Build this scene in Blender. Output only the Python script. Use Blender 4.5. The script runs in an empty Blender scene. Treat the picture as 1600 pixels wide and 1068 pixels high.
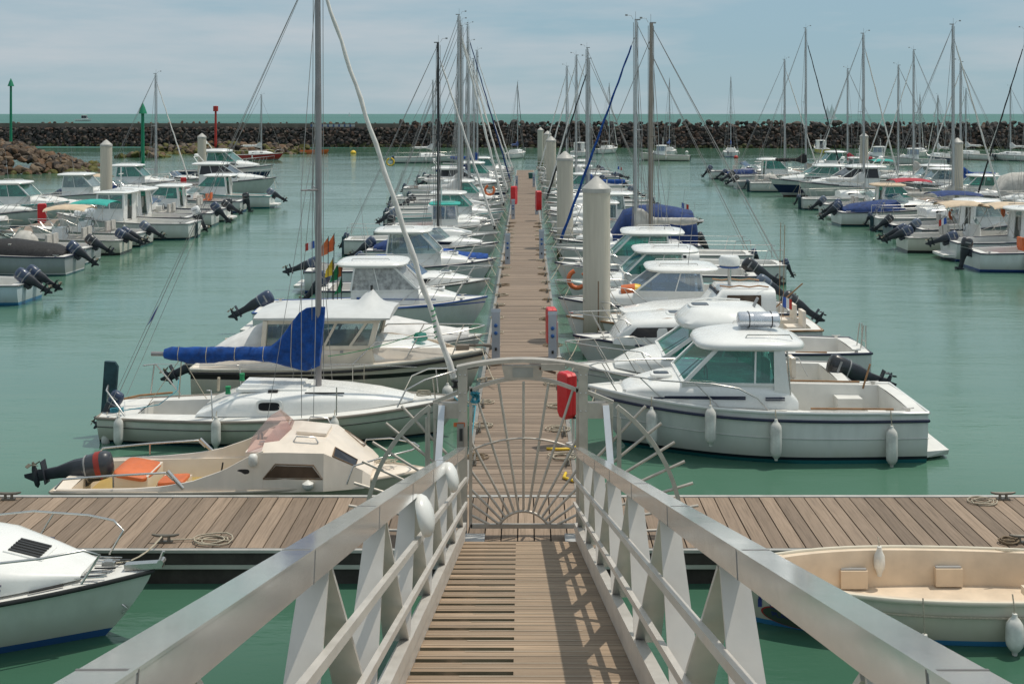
import bpy, math, random
from mathutils import Vector, Matrix
R = math.radians
PI = math.pi
rng = random.Random(7)
scn = bpy.context.scene
col = bpy.context.collection

# ------------------------------------------------------------------ layout helper
EYE = 6.5          # eye height above the water, metres
FPX = 1750.0       # focal length in photo pixels
def gx(px, Y): return (px - 822.0) * Y / FPX           # world X of a point seen at column px standing at depth Y
def gz(py, Y): return EYE - (py - 178.0) * Y / FPX     # world Z of a point seen at row py standing at depth Y

# ------------------------------------------------------------------ materials
MATS = {}
def _nt(name):
    m = bpy.data.materials.new(name); m.use_nodes = True
    nt = m.node_tree; b = nt.nodes['Principled BSDF']
    return m, nt, b
def N(nt, t, **kw):
    n = nt.nodes.new(t)
    for k, v in kw.items(): setattr(n, k, v)
    return n
def L(nt, a, b): nt.links.new(a, b)
def c4(c, f=1.0): return (min(1, c[0]*f), min(1, c[1]*f), min(1, c[2]*f), 1)
def coords(nt, scale=(1,1,1), kind='Object'):
    tc = N(nt, 'ShaderNodeTexCoord'); mp = N(nt, 'ShaderNodeMapping')
    mp.inputs['Scale'].default_value = scale
    L(nt, tc.outputs[kind], mp.inputs['Vector']); return mp.outputs[0]
def noise(nt, vec, scale, detail=4, rough=.55):
    n = N(nt, 'ShaderNodeTexNoise'); n.inputs['Scale'].default_value = scale
    n.inputs['Detail'].default_value = detail; n.inputs['Roughness'].default_value = rough
    if vec is not None: L(nt, vec, n.inputs['Vector'])
    return n.outputs['Fac']
def ramp(nt, fac, stops):
    r = N(nt, 'ShaderNodeValToRGB'); e = r.color_ramp.elements
    while len(e) < len(stops): e.new(.5)
    for i, (p, c) in enumerate(stops):
        e[i].position = p; e[i].color = c if len(c) == 4 else (*c, 1)
    L(nt, fac, r.inputs[0]); return r.outputs[0]
def mixc(nt, fac, a, b, blend='MIX'):
    m = N(nt, 'ShaderNodeMix', data_type='RGBA', blend_type=blend)
    if isinstance(fac, (int, float)): m.inputs[0].default_value = fac
    else: L(nt, fac, m.inputs[0])
    for s, i in ((a, 6), (b, 7)):
        if isinstance(s, tuple): m.inputs[i].default_value = s if len(s) == 4 else (*s, 1)
        else: L(nt, s, m.inputs[i])
    return m.outputs[2]
def math_(nt, op, a, b=0.0):
    m = N(nt, 'ShaderNodeMath', operation=op)
    for s, i in ((a, 0), (b, 1)):
        if isinstance(s, (int, float)): m.inputs[i].default_value = s
        else: L(nt, s, m.inputs[i])
    return m.outputs[0]
def bump(nt, b, h, strength, dist=.01):
    n = N(nt, 'ShaderNodeBump'); n.inputs['Strength'].default_value = strength
    n.inputs['Distance'].default_value = dist
    L(nt, h, n.inputs['Height']); L(nt, n.outputs[0], b.inputs['Normal'])
def mat(name, c, rough=.5, metal=0, var=.12, sc=3, bmp=0, bsc=40, coat=0):
    if name in MATS: return MATS[name]
    m, nt, b = _nt(name)
    v = coords(nt)
    L(nt, ramp(nt, noise(nt, v, sc, 6), [(.3, c4(c, 1-var)), (.7, c4(c, 1+var*.6))]), b.inputs['Base Color'])
    b.inputs['Metallic'].default_value = metal
    rf = N(nt, 'ShaderNodeMapRange'); L(nt, noise(nt, v, sc*3.3, 6, .7), rf.inputs[0]); rf.inputs[1].default_value = .3; rf.inputs[2].default_value = .7; rf.inputs[3].default_value = rough*.75; rf.inputs[4].default_value = min(1, rough*1.35); L(nt, rf.outputs[0], b.inputs['Roughness'])
    b.inputs['Coat Weight'].default_value = coat
    if bmp: bump(nt, b, noise(nt, v, bsc, 4), bmp)
    MATS[name] = m; return m
def hull_mat(name, c, boot=(.02,.02,.025), anti=(.02,.10,.12), z1=.05, z2=.10, stripe=None):
    """gelcoat hull: antifouling below z1, boot stripe to z2, gelcoat above, faint streaks and grime at the waterline"""
    if name in MATS: return MATS[name]
    m, nt, b = _nt(name)
    tc = N(nt, 'ShaderNodeTexCoord'); sx = N(nt, 'ShaderNodeSeparateXYZ'); L(nt, tc.outputs['Object'], sx.inputs[0])
    z = sx.outputs['Z']
    streak = noise(nt, coords(nt, (3, 3, .6)), 1.4, 6)
    blot = noise(nt, coords(nt, (1, 1, 1)), 1.3, 5)
    base = ramp(nt, streak, [(.25, c4(c, .86)), (.6, c4(c, 1.0))])
    base = mixc(nt, math_(nt, 'MULTIPLY', ramp(nt, blot, [(.5, (0,0,0)), (.75, (1,1,1))]), .35), base, c4((c[0]*.8, c[1]*.78, c[2]*.68)))
    grime = N(nt, 'ShaderNodeMapRange'); L(nt, z, grime.inputs[0])
    grime.inputs[1].default_value = z2; grime.inputs[2].default_value = z2+.35; grime.inputs[3].default_value = .7; grime.inputs[4].default_value = 0
    base = mixc(nt, math_(nt, 'MULTIPLY', grime.outputs[0], streak), base, (.22, .23, .12, 1))
    if stripe:
        s0, s1, sc_ = stripe
        base = mixc(nt, math_(nt, 'MULTIPLY', math_(nt, 'GREATER_THAN', z, s0), math_(nt, 'LESS_THAN', z, s1)), base, c4(sc_))
    base = mixc(nt, math_(nt, 'LESS_THAN', z, z2), base, c4(boot))
    base = mixc(nt, math_(nt, 'LESS_THAN', z, z1), base, c4(anti))
    L(nt, base, b.inputs['Base Color'])
    b.inputs['Roughness'].default_value = .28; b.inputs['Coat Weight'].default_value = .25
    bump(nt, b, noise(nt, coords(nt), 1.2, 2), .04, .05)
    MATS[name] = m; return m
def glass_mat(name, tint, refl=.12):
    if name in MATS: return MATS[name]
    m, nt, b = _nt(name); nt.nodes.remove(b)
    out = nt.nodes['Material Output']
    tr = N(nt, 'ShaderNodeBsdfTransparent'); tr.inputs[0].default_value = (*tint, 1)
    gl = N(nt, 'ShaderNodeBsdfGlossy'); gl.inputs['Roughness'].default_value = .04; gl.inputs[0].default_value = (.9,.95,.95,1)
    lw = N(nt, 'ShaderNodeLayerWeight'); lw.inputs[0].default_value = .35
    df = N(nt, 'ShaderNodeBsdfDiffuse'); df.inputs[0].default_value = (tint[0]*.5, tint[1]*.55, tint[2]*.55, 1)
    mx0 = N(nt, 'ShaderNodeMixShader'); mx0.inputs[0].default_value = .32
    L(nt, tr.outputs[0], mx0.inputs[1]); L(nt, df.outputs[0], mx0.inputs[2])
    mx = N(nt, 'ShaderNodeMixShader'); L(nt, math_(nt, 'ADD', math_(nt, 'MULTIPLY', lw.outputs['Fresnel'], .28), refl), mx.inputs[0])
    L(nt, mx0.outputs[0], mx.inputs[1]); L(nt, gl.outputs[0], mx.inputs[2]); L(nt, mx.outputs[0], out.inputs[0])
    MATS[name] = m; return m
def wood_mat(name, c, axis, pitch, off=0.0, var=.22, green=0.0):
    """weathered boards: a tone per board (boards counted along `axis`) and grain along the other axis"""
    m, nt, b = _nt(name)
    tc = N(nt, 'ShaderNodeTexCoord'); sx = N(nt, 'ShaderNodeSeparateXYZ'); L(nt, tc.outputs['Object'], sx.inputs[0])
    s = sx.outputs['X' if axis == 0 else 'Y']
    k = math_(nt, 'FLOOR', math_(nt, 'DIVIDE', math_(nt, 'SUBTRACT', s, off), pitch))
    wn = N(nt, 'ShaderNodeTexWhiteNoise', noise_dimensions='1D'); L(nt, k, wn.inputs['W'])
    g = coords(nt, (38, 1.6, 8) if axis == 0 else (1.6, 38, 8))
    cb = N(nt, 'ShaderNodeVectorMath', operation='ADD'); L(nt, g, cb.inputs[0])
    cx = N(nt, 'ShaderNodeCombineXYZ'); L(nt, math_(nt, 'MULTIPLY', wn.outputs['Value'], 30), cx.inputs[2]); L(nt, cx.outputs[0], cb.inputs[1])
    grain = noise(nt, cb.outputs[0], 1.0, 7, .65)
    base = ramp(nt, grain, [(.25, c4(c, .50)), (.5, c4(c, .95)), (.75, c4((c[0]*1.22, c[1]*1.24, c[2]*1.3)))])
    tone = ramp(nt, wn.outputs['Value'], [(0, (1-var,)*3), (1, (1+var*.5,)*3)])
    base = mixc(nt, 1.0, base, tone, 'MULTIPLY')
    stain = noise(nt, coords(nt), .7, 6, .6)
    base = mixc(nt, math_(nt, 'MULTIPLY', ramp(nt, stain, [(.45, (0,0,0)), (.7, (1,1,1))]), .45), base, c4((c[0]*.72, c[1]*.74, c[2]*.78)))
    L(nt, base, b.inputs['Base Color']); b.inputs['Roughness'].default_value = .78
    bump(nt, b, grain, .5, .004)
    return m

WHITE = hull_mat('gelcoat_white', (.74, .74, .71))
WHITE_BLUE = hull_mat('gelcoat_white_blue_line', (.73, .74, .73), boot=(.03,.07,.25), anti=(.02,.05,.16))
WHITE_NAVY = hull_mat('gelcoat_navy_topsides', (.74, .74, .72), stripe=(.30, .95, (.02,.035,.09)), anti=(.12,.02,.02))
WHITE_TEAL = hull_mat('gelcoat_teal_bottom', (.72, .75, .73), boot=(.03,.22,.22), anti=(.02,.14,.17))
WHITE_RED = hull_mat('gelcoat_red_bottom', (.72, .71, .68), boot=(.5,.5,.48), anti=(.25,.03,.02))
NAVY = hull_mat('hull_navy', (.025, .04, .09), boot=(.6,.6,.6), anti=(.1,.02,.02))
REDH = hull_mat('hull_red', (.42, .03, .03), boot=(.6,.6,.6), anti=(.03,.03,.03))
YELH = hull_mat('hull_yellow', (.65, .5, .05), boot=(.1,.1,.1))
GREYH = hull_mat('hull_grey', (.33, .35, .37), boot=(.6,.6,.6))
SEAG = hull_mat('hull_pale_green', (.42, .52, .48), boot=(.05,.1,.1))
CREAM = hull_mat('gelcoat_cream', (.82, .72, .61), boot=(.06,.04,.03), anti=(.03,.12,.3))
CREAM2 = hull_mat('gelcoat_pale_cream', (.78, .73, .63), boot=(.03,.03,.03), anti=(.05,.05,.05))
LIFE = hull_mat('hull_dinghy', (.70, .65, .54), boot=(.05,.22,.42), anti=(.05,.22,.42), z1=.03, z2=.075)
BLUEH = hull_mat('hull_pale_blue', (.55, .66, .72), boot=(.05,.2,.35), anti=(.03,.15,.3))
DECK = mat('deck_white', (.74, .73, .69), .42, var=.10, sc=2.4, bmp=.05, bsc=300)
DECKC = mat('deck_cream', (.80, .71, .60), .42, var=.08, sc=2.4, bmp=.05, bsc=300)
DECKG = mat('deck_grey', (.55, .54, .50), .55, var=.15, sc=3)
SOLE = mat('cockpit_sole', (.52, .50, .45), .6, var=.2, sc=4)
ROOF = mat('roof_white', (.80, .80, .77), .25, var=.06, sc=1.8, coat=.3)
TRIM = mat('trim_navy', (.02, .025, .06), .4)
TRIMK = mat('trim_black', (.02, .02, .02), .45)
TRIMB = mat('trim_blue', (.04, .10, .30), .4)
TRIMG = mat('trim_grey', (.3, .3, .3), .5)
TRIMT = mat('trim_teal', (.03, .28, .28), .4)
TEAK = mat('teak', (.30, .16, .07), .55, var=.3, sc=8)
STEEL = mat('stainless_steel', (.62, .60, .57), .28, metal=1, var=.1)
ALU = mat('mast_aluminium', (.50, .50, .50), .38, metal=.85, var=.1, sc=1.5)
ALUB = mat('mast_bronze', (.30, .25, .21), .42, metal=.7, var=.1)
BLK = mat('mast_black', (.02, .02, .022), .35)
WHT = mat('mast_white', (.70, .70, .68), .35)
WIRE = mat('rigging_wire', (.32, .31, .30), .45, metal=.6)
SAILC = mat('jib_white', (.72, .70, .66), .8, var=.15, sc=6, bmp=.3, bsc=14)
BLUEC = mat('canvas_blue', (.002, .058, .27), .85, var=.45, sc=7, bmp=1, bsc=7)
NAVYC = mat('canvas_navy', (.012, .04, .15), .85, var=.45, sc=5, bmp=1, bsc=5)
BLKC = mat('canvas_black', (.02, .02, .022), .85, var=.3, sc=5, bmp=.5, bsc=9)
GREYC = mat('canvas_grey', (.50, .48, .44), .85, var=.25, sc=4, bmp=.5, bsc=8)
WHTC = mat('canvas_white', (.68, .67, .65), .8, var=.15, sc=4, bmp=.5, bsc=8)
BEIGEC = mat('canvas_beige', (.58, .46, .33), .85, var=.2, sc=4, bmp=.4, bsc=8)
REDC = mat('canvas_red', (.38, .03, .05), .85, var=.2, sc=4, bmp=.4, bsc=8)
TEALC = mat('canvas_teal', (.03, .35, .30), .8, var=.2, sc=4, bmp=.4, bsc=8)
GLT = glass_mat('glass_teal', (.14, .55, .46), .07)
GLC = glass_mat('glass_clear', (.55, .66, .66), .10)
GLB = glass_mat('glass_blue', (.25, .40, .62), .2)
GLP = glass_mat('glass_pink_perspex', (.85, .58, .52), .1)
GLK = mat('glass_dark', (.02, .022, .028), .07, var=.3)
GLBR = mat('glass_brown', (.07, .045, .03), .08, var=.3)
OBK = mat('outboard_black', (.018, .02, .024), .28, coat=.4)
OBG = mat('outboard_grey', (.10, .13, .18), .35, coat=.3)
OBN = mat('outboard_navy', (.03, .05, .10), .3, coat=.4)
OBG2 = mat('outboard_charcoal', (.035, .04, .05), .35, coat=.3)
OBW = mat('outboard_white', (.7, .7, .7), .3, coat=.4)
OBL = mat('outboard_leg', (.03, .035, .045), .5, var=.4)
PROP = mat('propeller', (.25, .22, .16), .4, metal=.8)
ORANGE = mat('orange_vinyl', (.62, .15, .045), .5, var=.2)
RED = mat('red_plastic', (.62, .02, .025), .35, var=.12)
YEL = mat('yellow_plastic', (.75, .5, .03), .5)
GRN = mat('green_paint', (.0, .20, .10), .5)
REDP = mat('red_paint', (.45, .03, .02), .5)
GREENC = mat('green_flag', (.02, .25, .10), .8)
FEND = mat('fender_white', (.70, .69, .64), .42, var=.28, sc=5)
ROPE = mat('rope', (.48, .42, .32), .9, var=.3, sc=60, bmp=.6, bsc=200)
ROPEG = mat('rope_green', (.03, .25, .10), .9)
ROPET = mat('rope_turquoise', (.05, .26, .33), .9)
RUDD = mat('rudder_dark_teal', (.02, .06, .075), .4, var=.5, sc=5)
BLUE = mat('blue_paint', (.03, .10, .42), .5)
FWHITE = mat('flag_white', (.75, .75, .75), .8)
RAILM = mat('rail_aluminium', (.90, .90, .89), .12, metal=.75, var=.05, sc=1.2, bmp=.012, bsc=3)
POSTM = mat('post_aluminium', (.66, .62, .57), .42, metal=.35, var=.12, sc=2.2, bmp=.05, bsc=30)
GALV = mat('gate_galvanised', (.52, .47, .41), .42, metal=.45, var=.18, sc=5)
RUBBER = mat('rubber_black', (.015, .015, .015), .7)
FLOAT = mat('float_dark', (.03, .035, .03), .8, var=.4)
CONC = mat('concrete', (.30, .27, .23), .85, var=.25, sc=.8, bmp=.3, bsc=12)

# ------------------------------------------------------------------ mesh builder
# parts whose separate pieces each become an object of their own
SPLIT = {'cabin_pillar', 'threshold_plate', 'side_locker', 'wiper', 'side_stripe', 'deck_drain', 'grab_rail', 'wooden_handrail', 'floats', 'deck_slot', 'spreader', 'fishing_rod', 'bulwark', 'door_seam', 'cockpit_seat', 'cockpit_rail', 'cabin_grab_pole', 'grip_strip', 'strap', 'side_vent', 'gate_post', 'seat_box', 'deck_drain', 'stern_fitting', 'thwart'}
class MB:
    def __init__(s): s.v = []; s.f = []; s.m = []
    def add(s, vs, fs, mi=0):
        o = len(s.v); s.v += [Vector(p) for p in vs]
        for f in fs: s.f.append([i+o for i in f]); s.m.append(mi)
        return s
    def box(s, c, d, mi=0, rot=None):
        hx, hy, hz = d[0]/2, d[1]/2, d[2]/2
        vs = [Vector((x, y, z)) for x in (-hx, hx) for y in (-hy, hy) for z in (-hz, hz)]
        if rot is not None: vs = [rot @ p for p in vs]
        vs = [p + Vector(c) for p in vs]
        return s.add(vs, [(0,1,3,2), (4,6,7,5), (0,4,5,1), (2,3,7,6), (0,2,6,4), (1,5,7,3)], mi)
    def hexa(s, b, t, mi=0):
        """b, t: four points each, same winding"""
        return s.add(list(b)+list(t), [(3,2,1,0), (4,5,6,7), (0,1,5,4), (1,2,6,5), (2,3,7,6), (3,0,4,7)], mi)
    def bar(s, p, q, w, h, mi=0, up=(0,0,1)):
        p, q = Vector(p), Vector(q); d = (q-p).normalized(); u = Vector(up)
        if abs(d.dot(u)) > .98: u = Vector((1,0,0))
        a = d.cross(u).normalized(); b = a.cross(d).normalized()
        def ring(c): return [c-a*w/2-b*h/2, c+a*w/2-b*h/2, c+a*w/2+b*h/2, c-a*w/2+b*h/2]
        return s.hexa(ring(p), ring(q), mi)
    def tube(s, pts, r, n=6, mi=0, cap=True):
        pts = [Vector(p) for p in pts]; k = len(pts)
        rr = r if isinstance(r, (list, tuple)) else [r]*k
        rings = []; a = None
        for i, p in enumerate(pts):
            d = (pts[min(i+1, k-1)] - pts[max(i-1, 0)])
            if d.length < 1e-9: d = Vector((0,0,1))
            d.normalize()
            if a is None:
                a = d.cross(Vector((0,0,1)) if abs(d.z) < .9 else Vector((1,0,0))).normalized()
            else:
                a = a - d*a.dot(d)
                a = a.normalized() if a.length > 1e-6 else d.orthogonal().normalized()
            b = d.cross(a)
            rings.append([p + (a*math.cos(2*PI*j/n) + b*math.sin(2*PI*j/n))*rr[i] for j in range(n)])
        return s.loft(rings, cap, cap, mi)
    def loft(s, rings, c0=True, c1=True, mi=0, close=True):
        n = len(rings[0]); o = len(s.v)
        for r in rings: s.v += [Vector(p) for p in r]
        for i in range(len(rings)-1):
            for j in range(n if close else n-1):
                k = (j+1) % n
                s.f.append([o+i*n+j, o+i*n+k, o+(i+1)*n+k, o+(i+1)*n+j]); s.m.append(mi)
        if c0: s.f.append([o+j for j in range(n)][::-1]); s.m.append(mi)
        if c1: s.f.append([o+(len(rings)-1)*n+j for j in range(n)]); s.m.append(mi)
        return s
    def lathe(s, prof, n=12, c=(0,0,0), mi=0):
        c = Vector(c)
        return s.loft([[c+Vector((r*math.cos(2*PI*j/n), r*math.sin(2*PI*j/n), z)) for j in range(n)] for r, z in prof], True, True, mi)
    def prism(s, poly, vec, mi=0):
        n = len(poly); vec = Vector(vec); a = [Vector(p) for p in poly]
        return s.loft([a, [p+vec for p in a]], True, True, mi)
    def ribbon(s, pts, w, h, side=(0,1,0), mi=0):
        side = Vector(side); rings = []; k = len(pts); pts = [Vector(p) for p in pts]
        for i, p in enumerate(pts):
            d = (pts[min(i+1, k-1)]-pts[max(0, i-1)]).normalized(); u = d.cross(side).normalized()
            rings.append([p-side*w/2-u*h/2, p+side*w/2-u*h/2, p+side*w/2+u*h/2, p-side*w/2+u*h/2])
        return s.loft(rings, True, True, mi)
    def quad(s, *p, mi=0): return s.add(p, [tuple(range(len(p)))], mi)
    def plate(s, a, off, mi=0):
        """flat panel through the points a, thickened by vector off"""
        return s.prism(a, off, mi)
    def xf(s, M):
        s.v = [M @ p for p in s.v]; return s
    def pieces(s):
        n = len(s.v); par = list(range(n))
        def find(a):
            while par[a] != a: par[a] = par[par[a]]; a = par[a]
            return a
        for f in s.f:
            r0 = find(f[0])
            for i in f[1:]: par[find(i)] = r0
        out = {}
        for f, m in zip(s.f, s.m):
            b = out.setdefault(find(f[0]), ({}, MB())); ix, q = b; g = []
            for i in f:
                if i not in ix: ix[i] = len(q.v); q.v.append(s.v[i])
                g.append(ix[i])
            q.f.append(g); q.m.append(m)
        return [q for _, q in out.values()]
    def build(s, name, mats, parent=None, smooth=35, loc=None):
        if name in SPLIT and parent is not None:
            P = s.pieces()
            if len(P) > 1: return [q._build(name, mats, parent, smooth, loc) for q in P][0]
        return s._build(name, mats, parent, smooth, loc)
    def _build(s, name, mats, parent=None, smooth=35, loc=None):
        me = bpy.data.meshes.new(name)
        me.from_pydata([tuple(p) for p in s.v], [], s.f)
        if not isinstance(mats, (list, tuple)): mats = [mats]
        for m in mats: me.materials.append(m)
        me.polygons.foreach_set('material_index', s.m)
        me.validate(); 
        if smooth:
            me.polygons.foreach_set('use_smooth', [True]*len(me.polygons))
            me.set_sharp_from_angle(angle=R(smooth))
        me.update()
        o = bpy.data.objects.new(name, me); col.objects.link(o)
        if parent: o.parent = parent
        if loc: o.location = loc
        return o

def tag(o, label=None, cat=None, group=None, kind=None):
    if label: o['label'] = label
    if cat: o['category'] = cat
    if group: o['group'] = group
    if kind: o['kind'] = kind
    return o
def empty(name, loc=(0,0,0), rz=0, label=None, cat=None, group=None):
    o = bpy.data.objects.new(name, None); col.objects.link(o)
    o.location = loc; o.rotation_euler = (0, 0, rz); o.empty_display_size = .2
    return tag(o, label, cat, group)
def kids(o): return KIDS.get(o.name, [])
KIDS = {}
def copy_tree(o, parent=None, chmap=None):
    c = o.copy(); col.objects.link(c)
    if parent: c.parent = parent
    for ch in chmap[o.name] if o.name in chmap else []: copy_tree(ch, c, chmap)
    return c
def child_map():
    m = {}
    for o in bpy.data.objects:
        if o.parent: m.setdefault(o.parent.name, []).append(o)
    return m
def smoothstep(u): u = max(0, min(1, u)); return u*u*(3-2*u)
def rotz(a): return Matrix.Rotation(a, 3, 'Z')
def interp(tab, x):
    if x <= tab[0][0]: return tab[0][1]
    for (a, u), (b, v) in zip(tab, tab[1:]):
        if x <= b: return u + (v-u)*(x-a)/(b-a)
    return tab[-1][1]
# ------------------------------------------------------------------ boats (bow towards local +X, waterline at z = 0)
class Hull:
    def __init__(s, Ln, B, Fb, Fs, d=.35, ts=.82, rake=.75, flare=.45, bp=2.3, tw=.42, sh=1.8, hump=0, kp=None):
        s.kp = kp or [(0,0), (.10,.46), (.22,.76), (.34,.86), (.6,.945), (1,1)]
        s.L, s.B, s.Fb, s.Fs, s.d, s.ts, s.rake, s.flare, s.bp, s.tw, s.sh, s.hump = Ln, B, Fb, Fs, d, ts, rake, flare, bp, tw, sh, hump
    def t(s, x): return max(0, min(1, (x + s.L/2)/s.L))
    def hb_t(s, t):
        if t < s.tw: return s.B/2*(s.ts + (1-s.ts)*math.sin(t/s.tw*PI/2))
        return s.B/2*max(0, 1-((t-s.tw)/(1-s.tw))**s.bp)
    def hb(s, x): return s.hb_t(s.t(x))
    def sz_t(s, t): return s.Fs + (s.Fb-s.Fs)*t**s.sh + s.hump*math.exp(-((t-.62)/.13)**2)
    def sz(s, x): return s.sz_t(s.t(x))
    def pt(s, t, h, side):
        k = interp(s.kp, h) * (1 - s.flare*(1-h)*max(0, (t-.35)/.65)**1.4)
        x = -s.L/2 + t*(s.L - s.rake*(1-h)**1.2)
        z = -s.d + h*(s.sz_t(t)+s.d) + (1-h)**2*s.d*.6*t**4
        return Vector((x, side*k*s.hb_t(t), z))
    def build(s, m, parent):
        b = MB(); T = [1-(1-i/22)**1.35 for i in range(23)]; H = [0, .1, .22, .34, .46, .58, .7, .8, .9, 1]
        for side in (1, -1):
            rings = [[s.pt(t, h, side) for h in (H if side > 0 else H[::-1])] for t in T]
            b.loft(rings, False, False, 0, close=False)
        b.add([s.pt(0, h, 1) for h in H] + [s.pt(0, h, -1) for h in H[::-1][:-1]], [tuple(range(2*len(H)-1))])
        return b.build('hull', m, parent, 40)

def arch(x, w, h, zb, e=.55, n=12, tilt=0):
    pts = []
    for i in range(n+1):
        a = PI*i/n; c, q = math.cos(a), math.sin(a)
        zz = h*abs(q)**e
        pts.append(Vector((x+tilt*zz, w*math.copysign(abs(c)**e, c), zb+zz)))
    return pts
def trunk(parent, m, prof, e=.5, name='coachroof', smooth=50):
    """prof: (x, half width, height, base z) from aft to forward"""
    b = MB(); b.loft([arch(x, w, h, zb, e) for x, w, h, zb in prof], True, True)
    return b.build(name, m, parent, smooth)
def se_ring(cx, cy, z, a, b_, e=.45, n=28, crown=None):
    out = []
    for i in range(n):
        t = 2*PI*i/n; c, q = math.cos(t), math.sin(t)
        x = a*math.copysign(abs(c)**e, c); y = b_*math.copysign(abs(q)**e, q)
        out.append(Vector((cx+x, cy+y, z)))
    return out
def roof(parent, m, x0, x1, w, z, th=.12, crown=.06, e=.5, name='roof', drop=0, cy=0):
    b = MB(); cx = (x0+x1)/2; a = (x1-x0)/2
    rings = []
    for k, (f, dz) in enumerate(((.90, 0), (.975, .02), (1, .45), (.965, .82), (.86, 1.0), (.55, 1.15), (.2, 1.2))):
        zz = dz*th if k < 5 else th + crown*(dz-1)/.2
        rings.append([Vector((p.x, p.y, p.z - drop*((p.x-cx)/a)**2)) for p in se_ring(cx, cy, z+zz, a*f, w*f, e)])
    b.loft(rings)
    return b.build(name, m, parent, 60)

def deck(parent, H, m, ck=None, solem=None, cw=.8, inset=.02):
    """deck plate with an open cockpit ck=(x0, x1, floor z)"""
    b = MB(); n = 26; xs = sorted(set([-H.L/2 + H.L*i/n for i in range(n)] + [H.L/2-.02] + (list(ck[:2]) if ck else [])))
    V = [-1, -cw, -.4, 0, .4, cw, 1]
    rows = []
    for x in xs:
        w = max(.005, H.hb(x)-inset); z = H.sz(x)-.03
        rows.append([Vector((x, v*w, z + .035*(1-v*v))) for v in V])
    for r_ in rows: b.v += r_
    for i in range(len(xs)-1):
        xm = (xs[i]+xs[i+1])/2; o = i*7
        for j in range(6):
            if ck and ck[0] < xm < ck[1] and 1 <= j <= 4: continue
            b.f.append([o+j, o+j+1, o+7+j+1, o+7+j][::-1]); b.m.append(0)
    d = b.build('deck', m, parent, 40)
    if ck:
        c = MB(); k = [x for x in xs if ck[0]-1e-6 <= x <= ck[1]+1e-6]; fz = ck[2]
        for side in (1, -1):
            top = [Vector((x, side*cw*(H.hb(x)-inset), H.sz(x)-.03+.035*(1-cw*cw)-.001)) for x in k]
            bot = [Vector((x, side*(cw*(H.hb(x)-inset)-.06), fz)) for x in k]
            c.loft([top, bot] if side > 0 else [bot, top], False, False, 0, close=False)
        for x in (k[0], k[-1]):
            w = cw*(H.hb(x)-inset); zt = H.sz(x)-.03
            c.quad((x, -w, zt+.012), (x, w, zt+.012), (x, w-.06, fz), (x, -w+.06, fz))
        for x0, x1 in zip(k, k[1:]):
            w0, w1 = cw*(H.hb(x0)-inset)-.06, cw*(H.hb(x1)-inset)-.06
            c.quad((x0, -w0, fz), (x1, -w1, fz), (x1, w1, fz), (x0, w0, fz), mi=1)
        c.build('cockpit', [m, solem or SOLE], parent, 40)
    return d
def rub(parent, H, m, r=.028, dz=-.03, name='rub_rail', h=None):
    b = MB()
    for side in (1, -1):
        pts = []
        for i in range(27):
            t = i/26
            p = H.pt(t, 1, side) if h is None else H.pt(t, h, side)
            pts.append(p + Vector((0, side*.008, dz)))
        b.tube(pts, r, 6)
    p, q = (H.pt(0, 1, 1), H.pt(0, 1, -1)) if h is None else (H.pt(0, h, 1), H.pt(0, h, -1))
    b.tube([p+Vector((-.01, 0, dz)), q+Vector((-.01, 0, dz))], r, 6)
    return b.build(name, m, parent, 60)
def pulpit(parent, H, x0, hgt=.5, r=.014, n=3, mid=False, bow=True, back=.0, inn=.92, name='bow_rail'):
    b = MB(); x1 = H.L/2 - .12
    xs = [x0 + (x1-x0)*i/10 for i in range(11)]
    tops = {}
    for side in (1, -1):
        pts = [Vector((x0-.25, side*H.hb(x0-.25)*inn, H.sz(x0-.25)+.02))]
        for x in xs: pts.append(Vector((x+.12, side*max(.10, H.hb(x)*inn), H.sz(x)+hgt*min(1, .55+ (x-x0)/.6))))
        tops[side] = pts; b.tube(pts, r, 6)
        for k in range(n):
            i = 2 + int(k*8.5/n); x = xs[min(10, i)]
            b.tube([(x-.18, side*H.hb(x-.18)*inn, H.sz(x-.18)), pts[min(len(pts)-1, i+1)]], r*.8, 5)
    a, c = tops[1][-1], tops[-1][-1]
    b.tube([a, a*.5+c*.5+Vector((.10, 0, 0)), c], r, 6)
    b.tube([a*.5+c*.5+Vector((.1, 0, 0)), (H.L/2-.08, 0, H.sz(H.L/2))], r*.8, 5)
    return b.build(name, STEEL, parent, 60)

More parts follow.
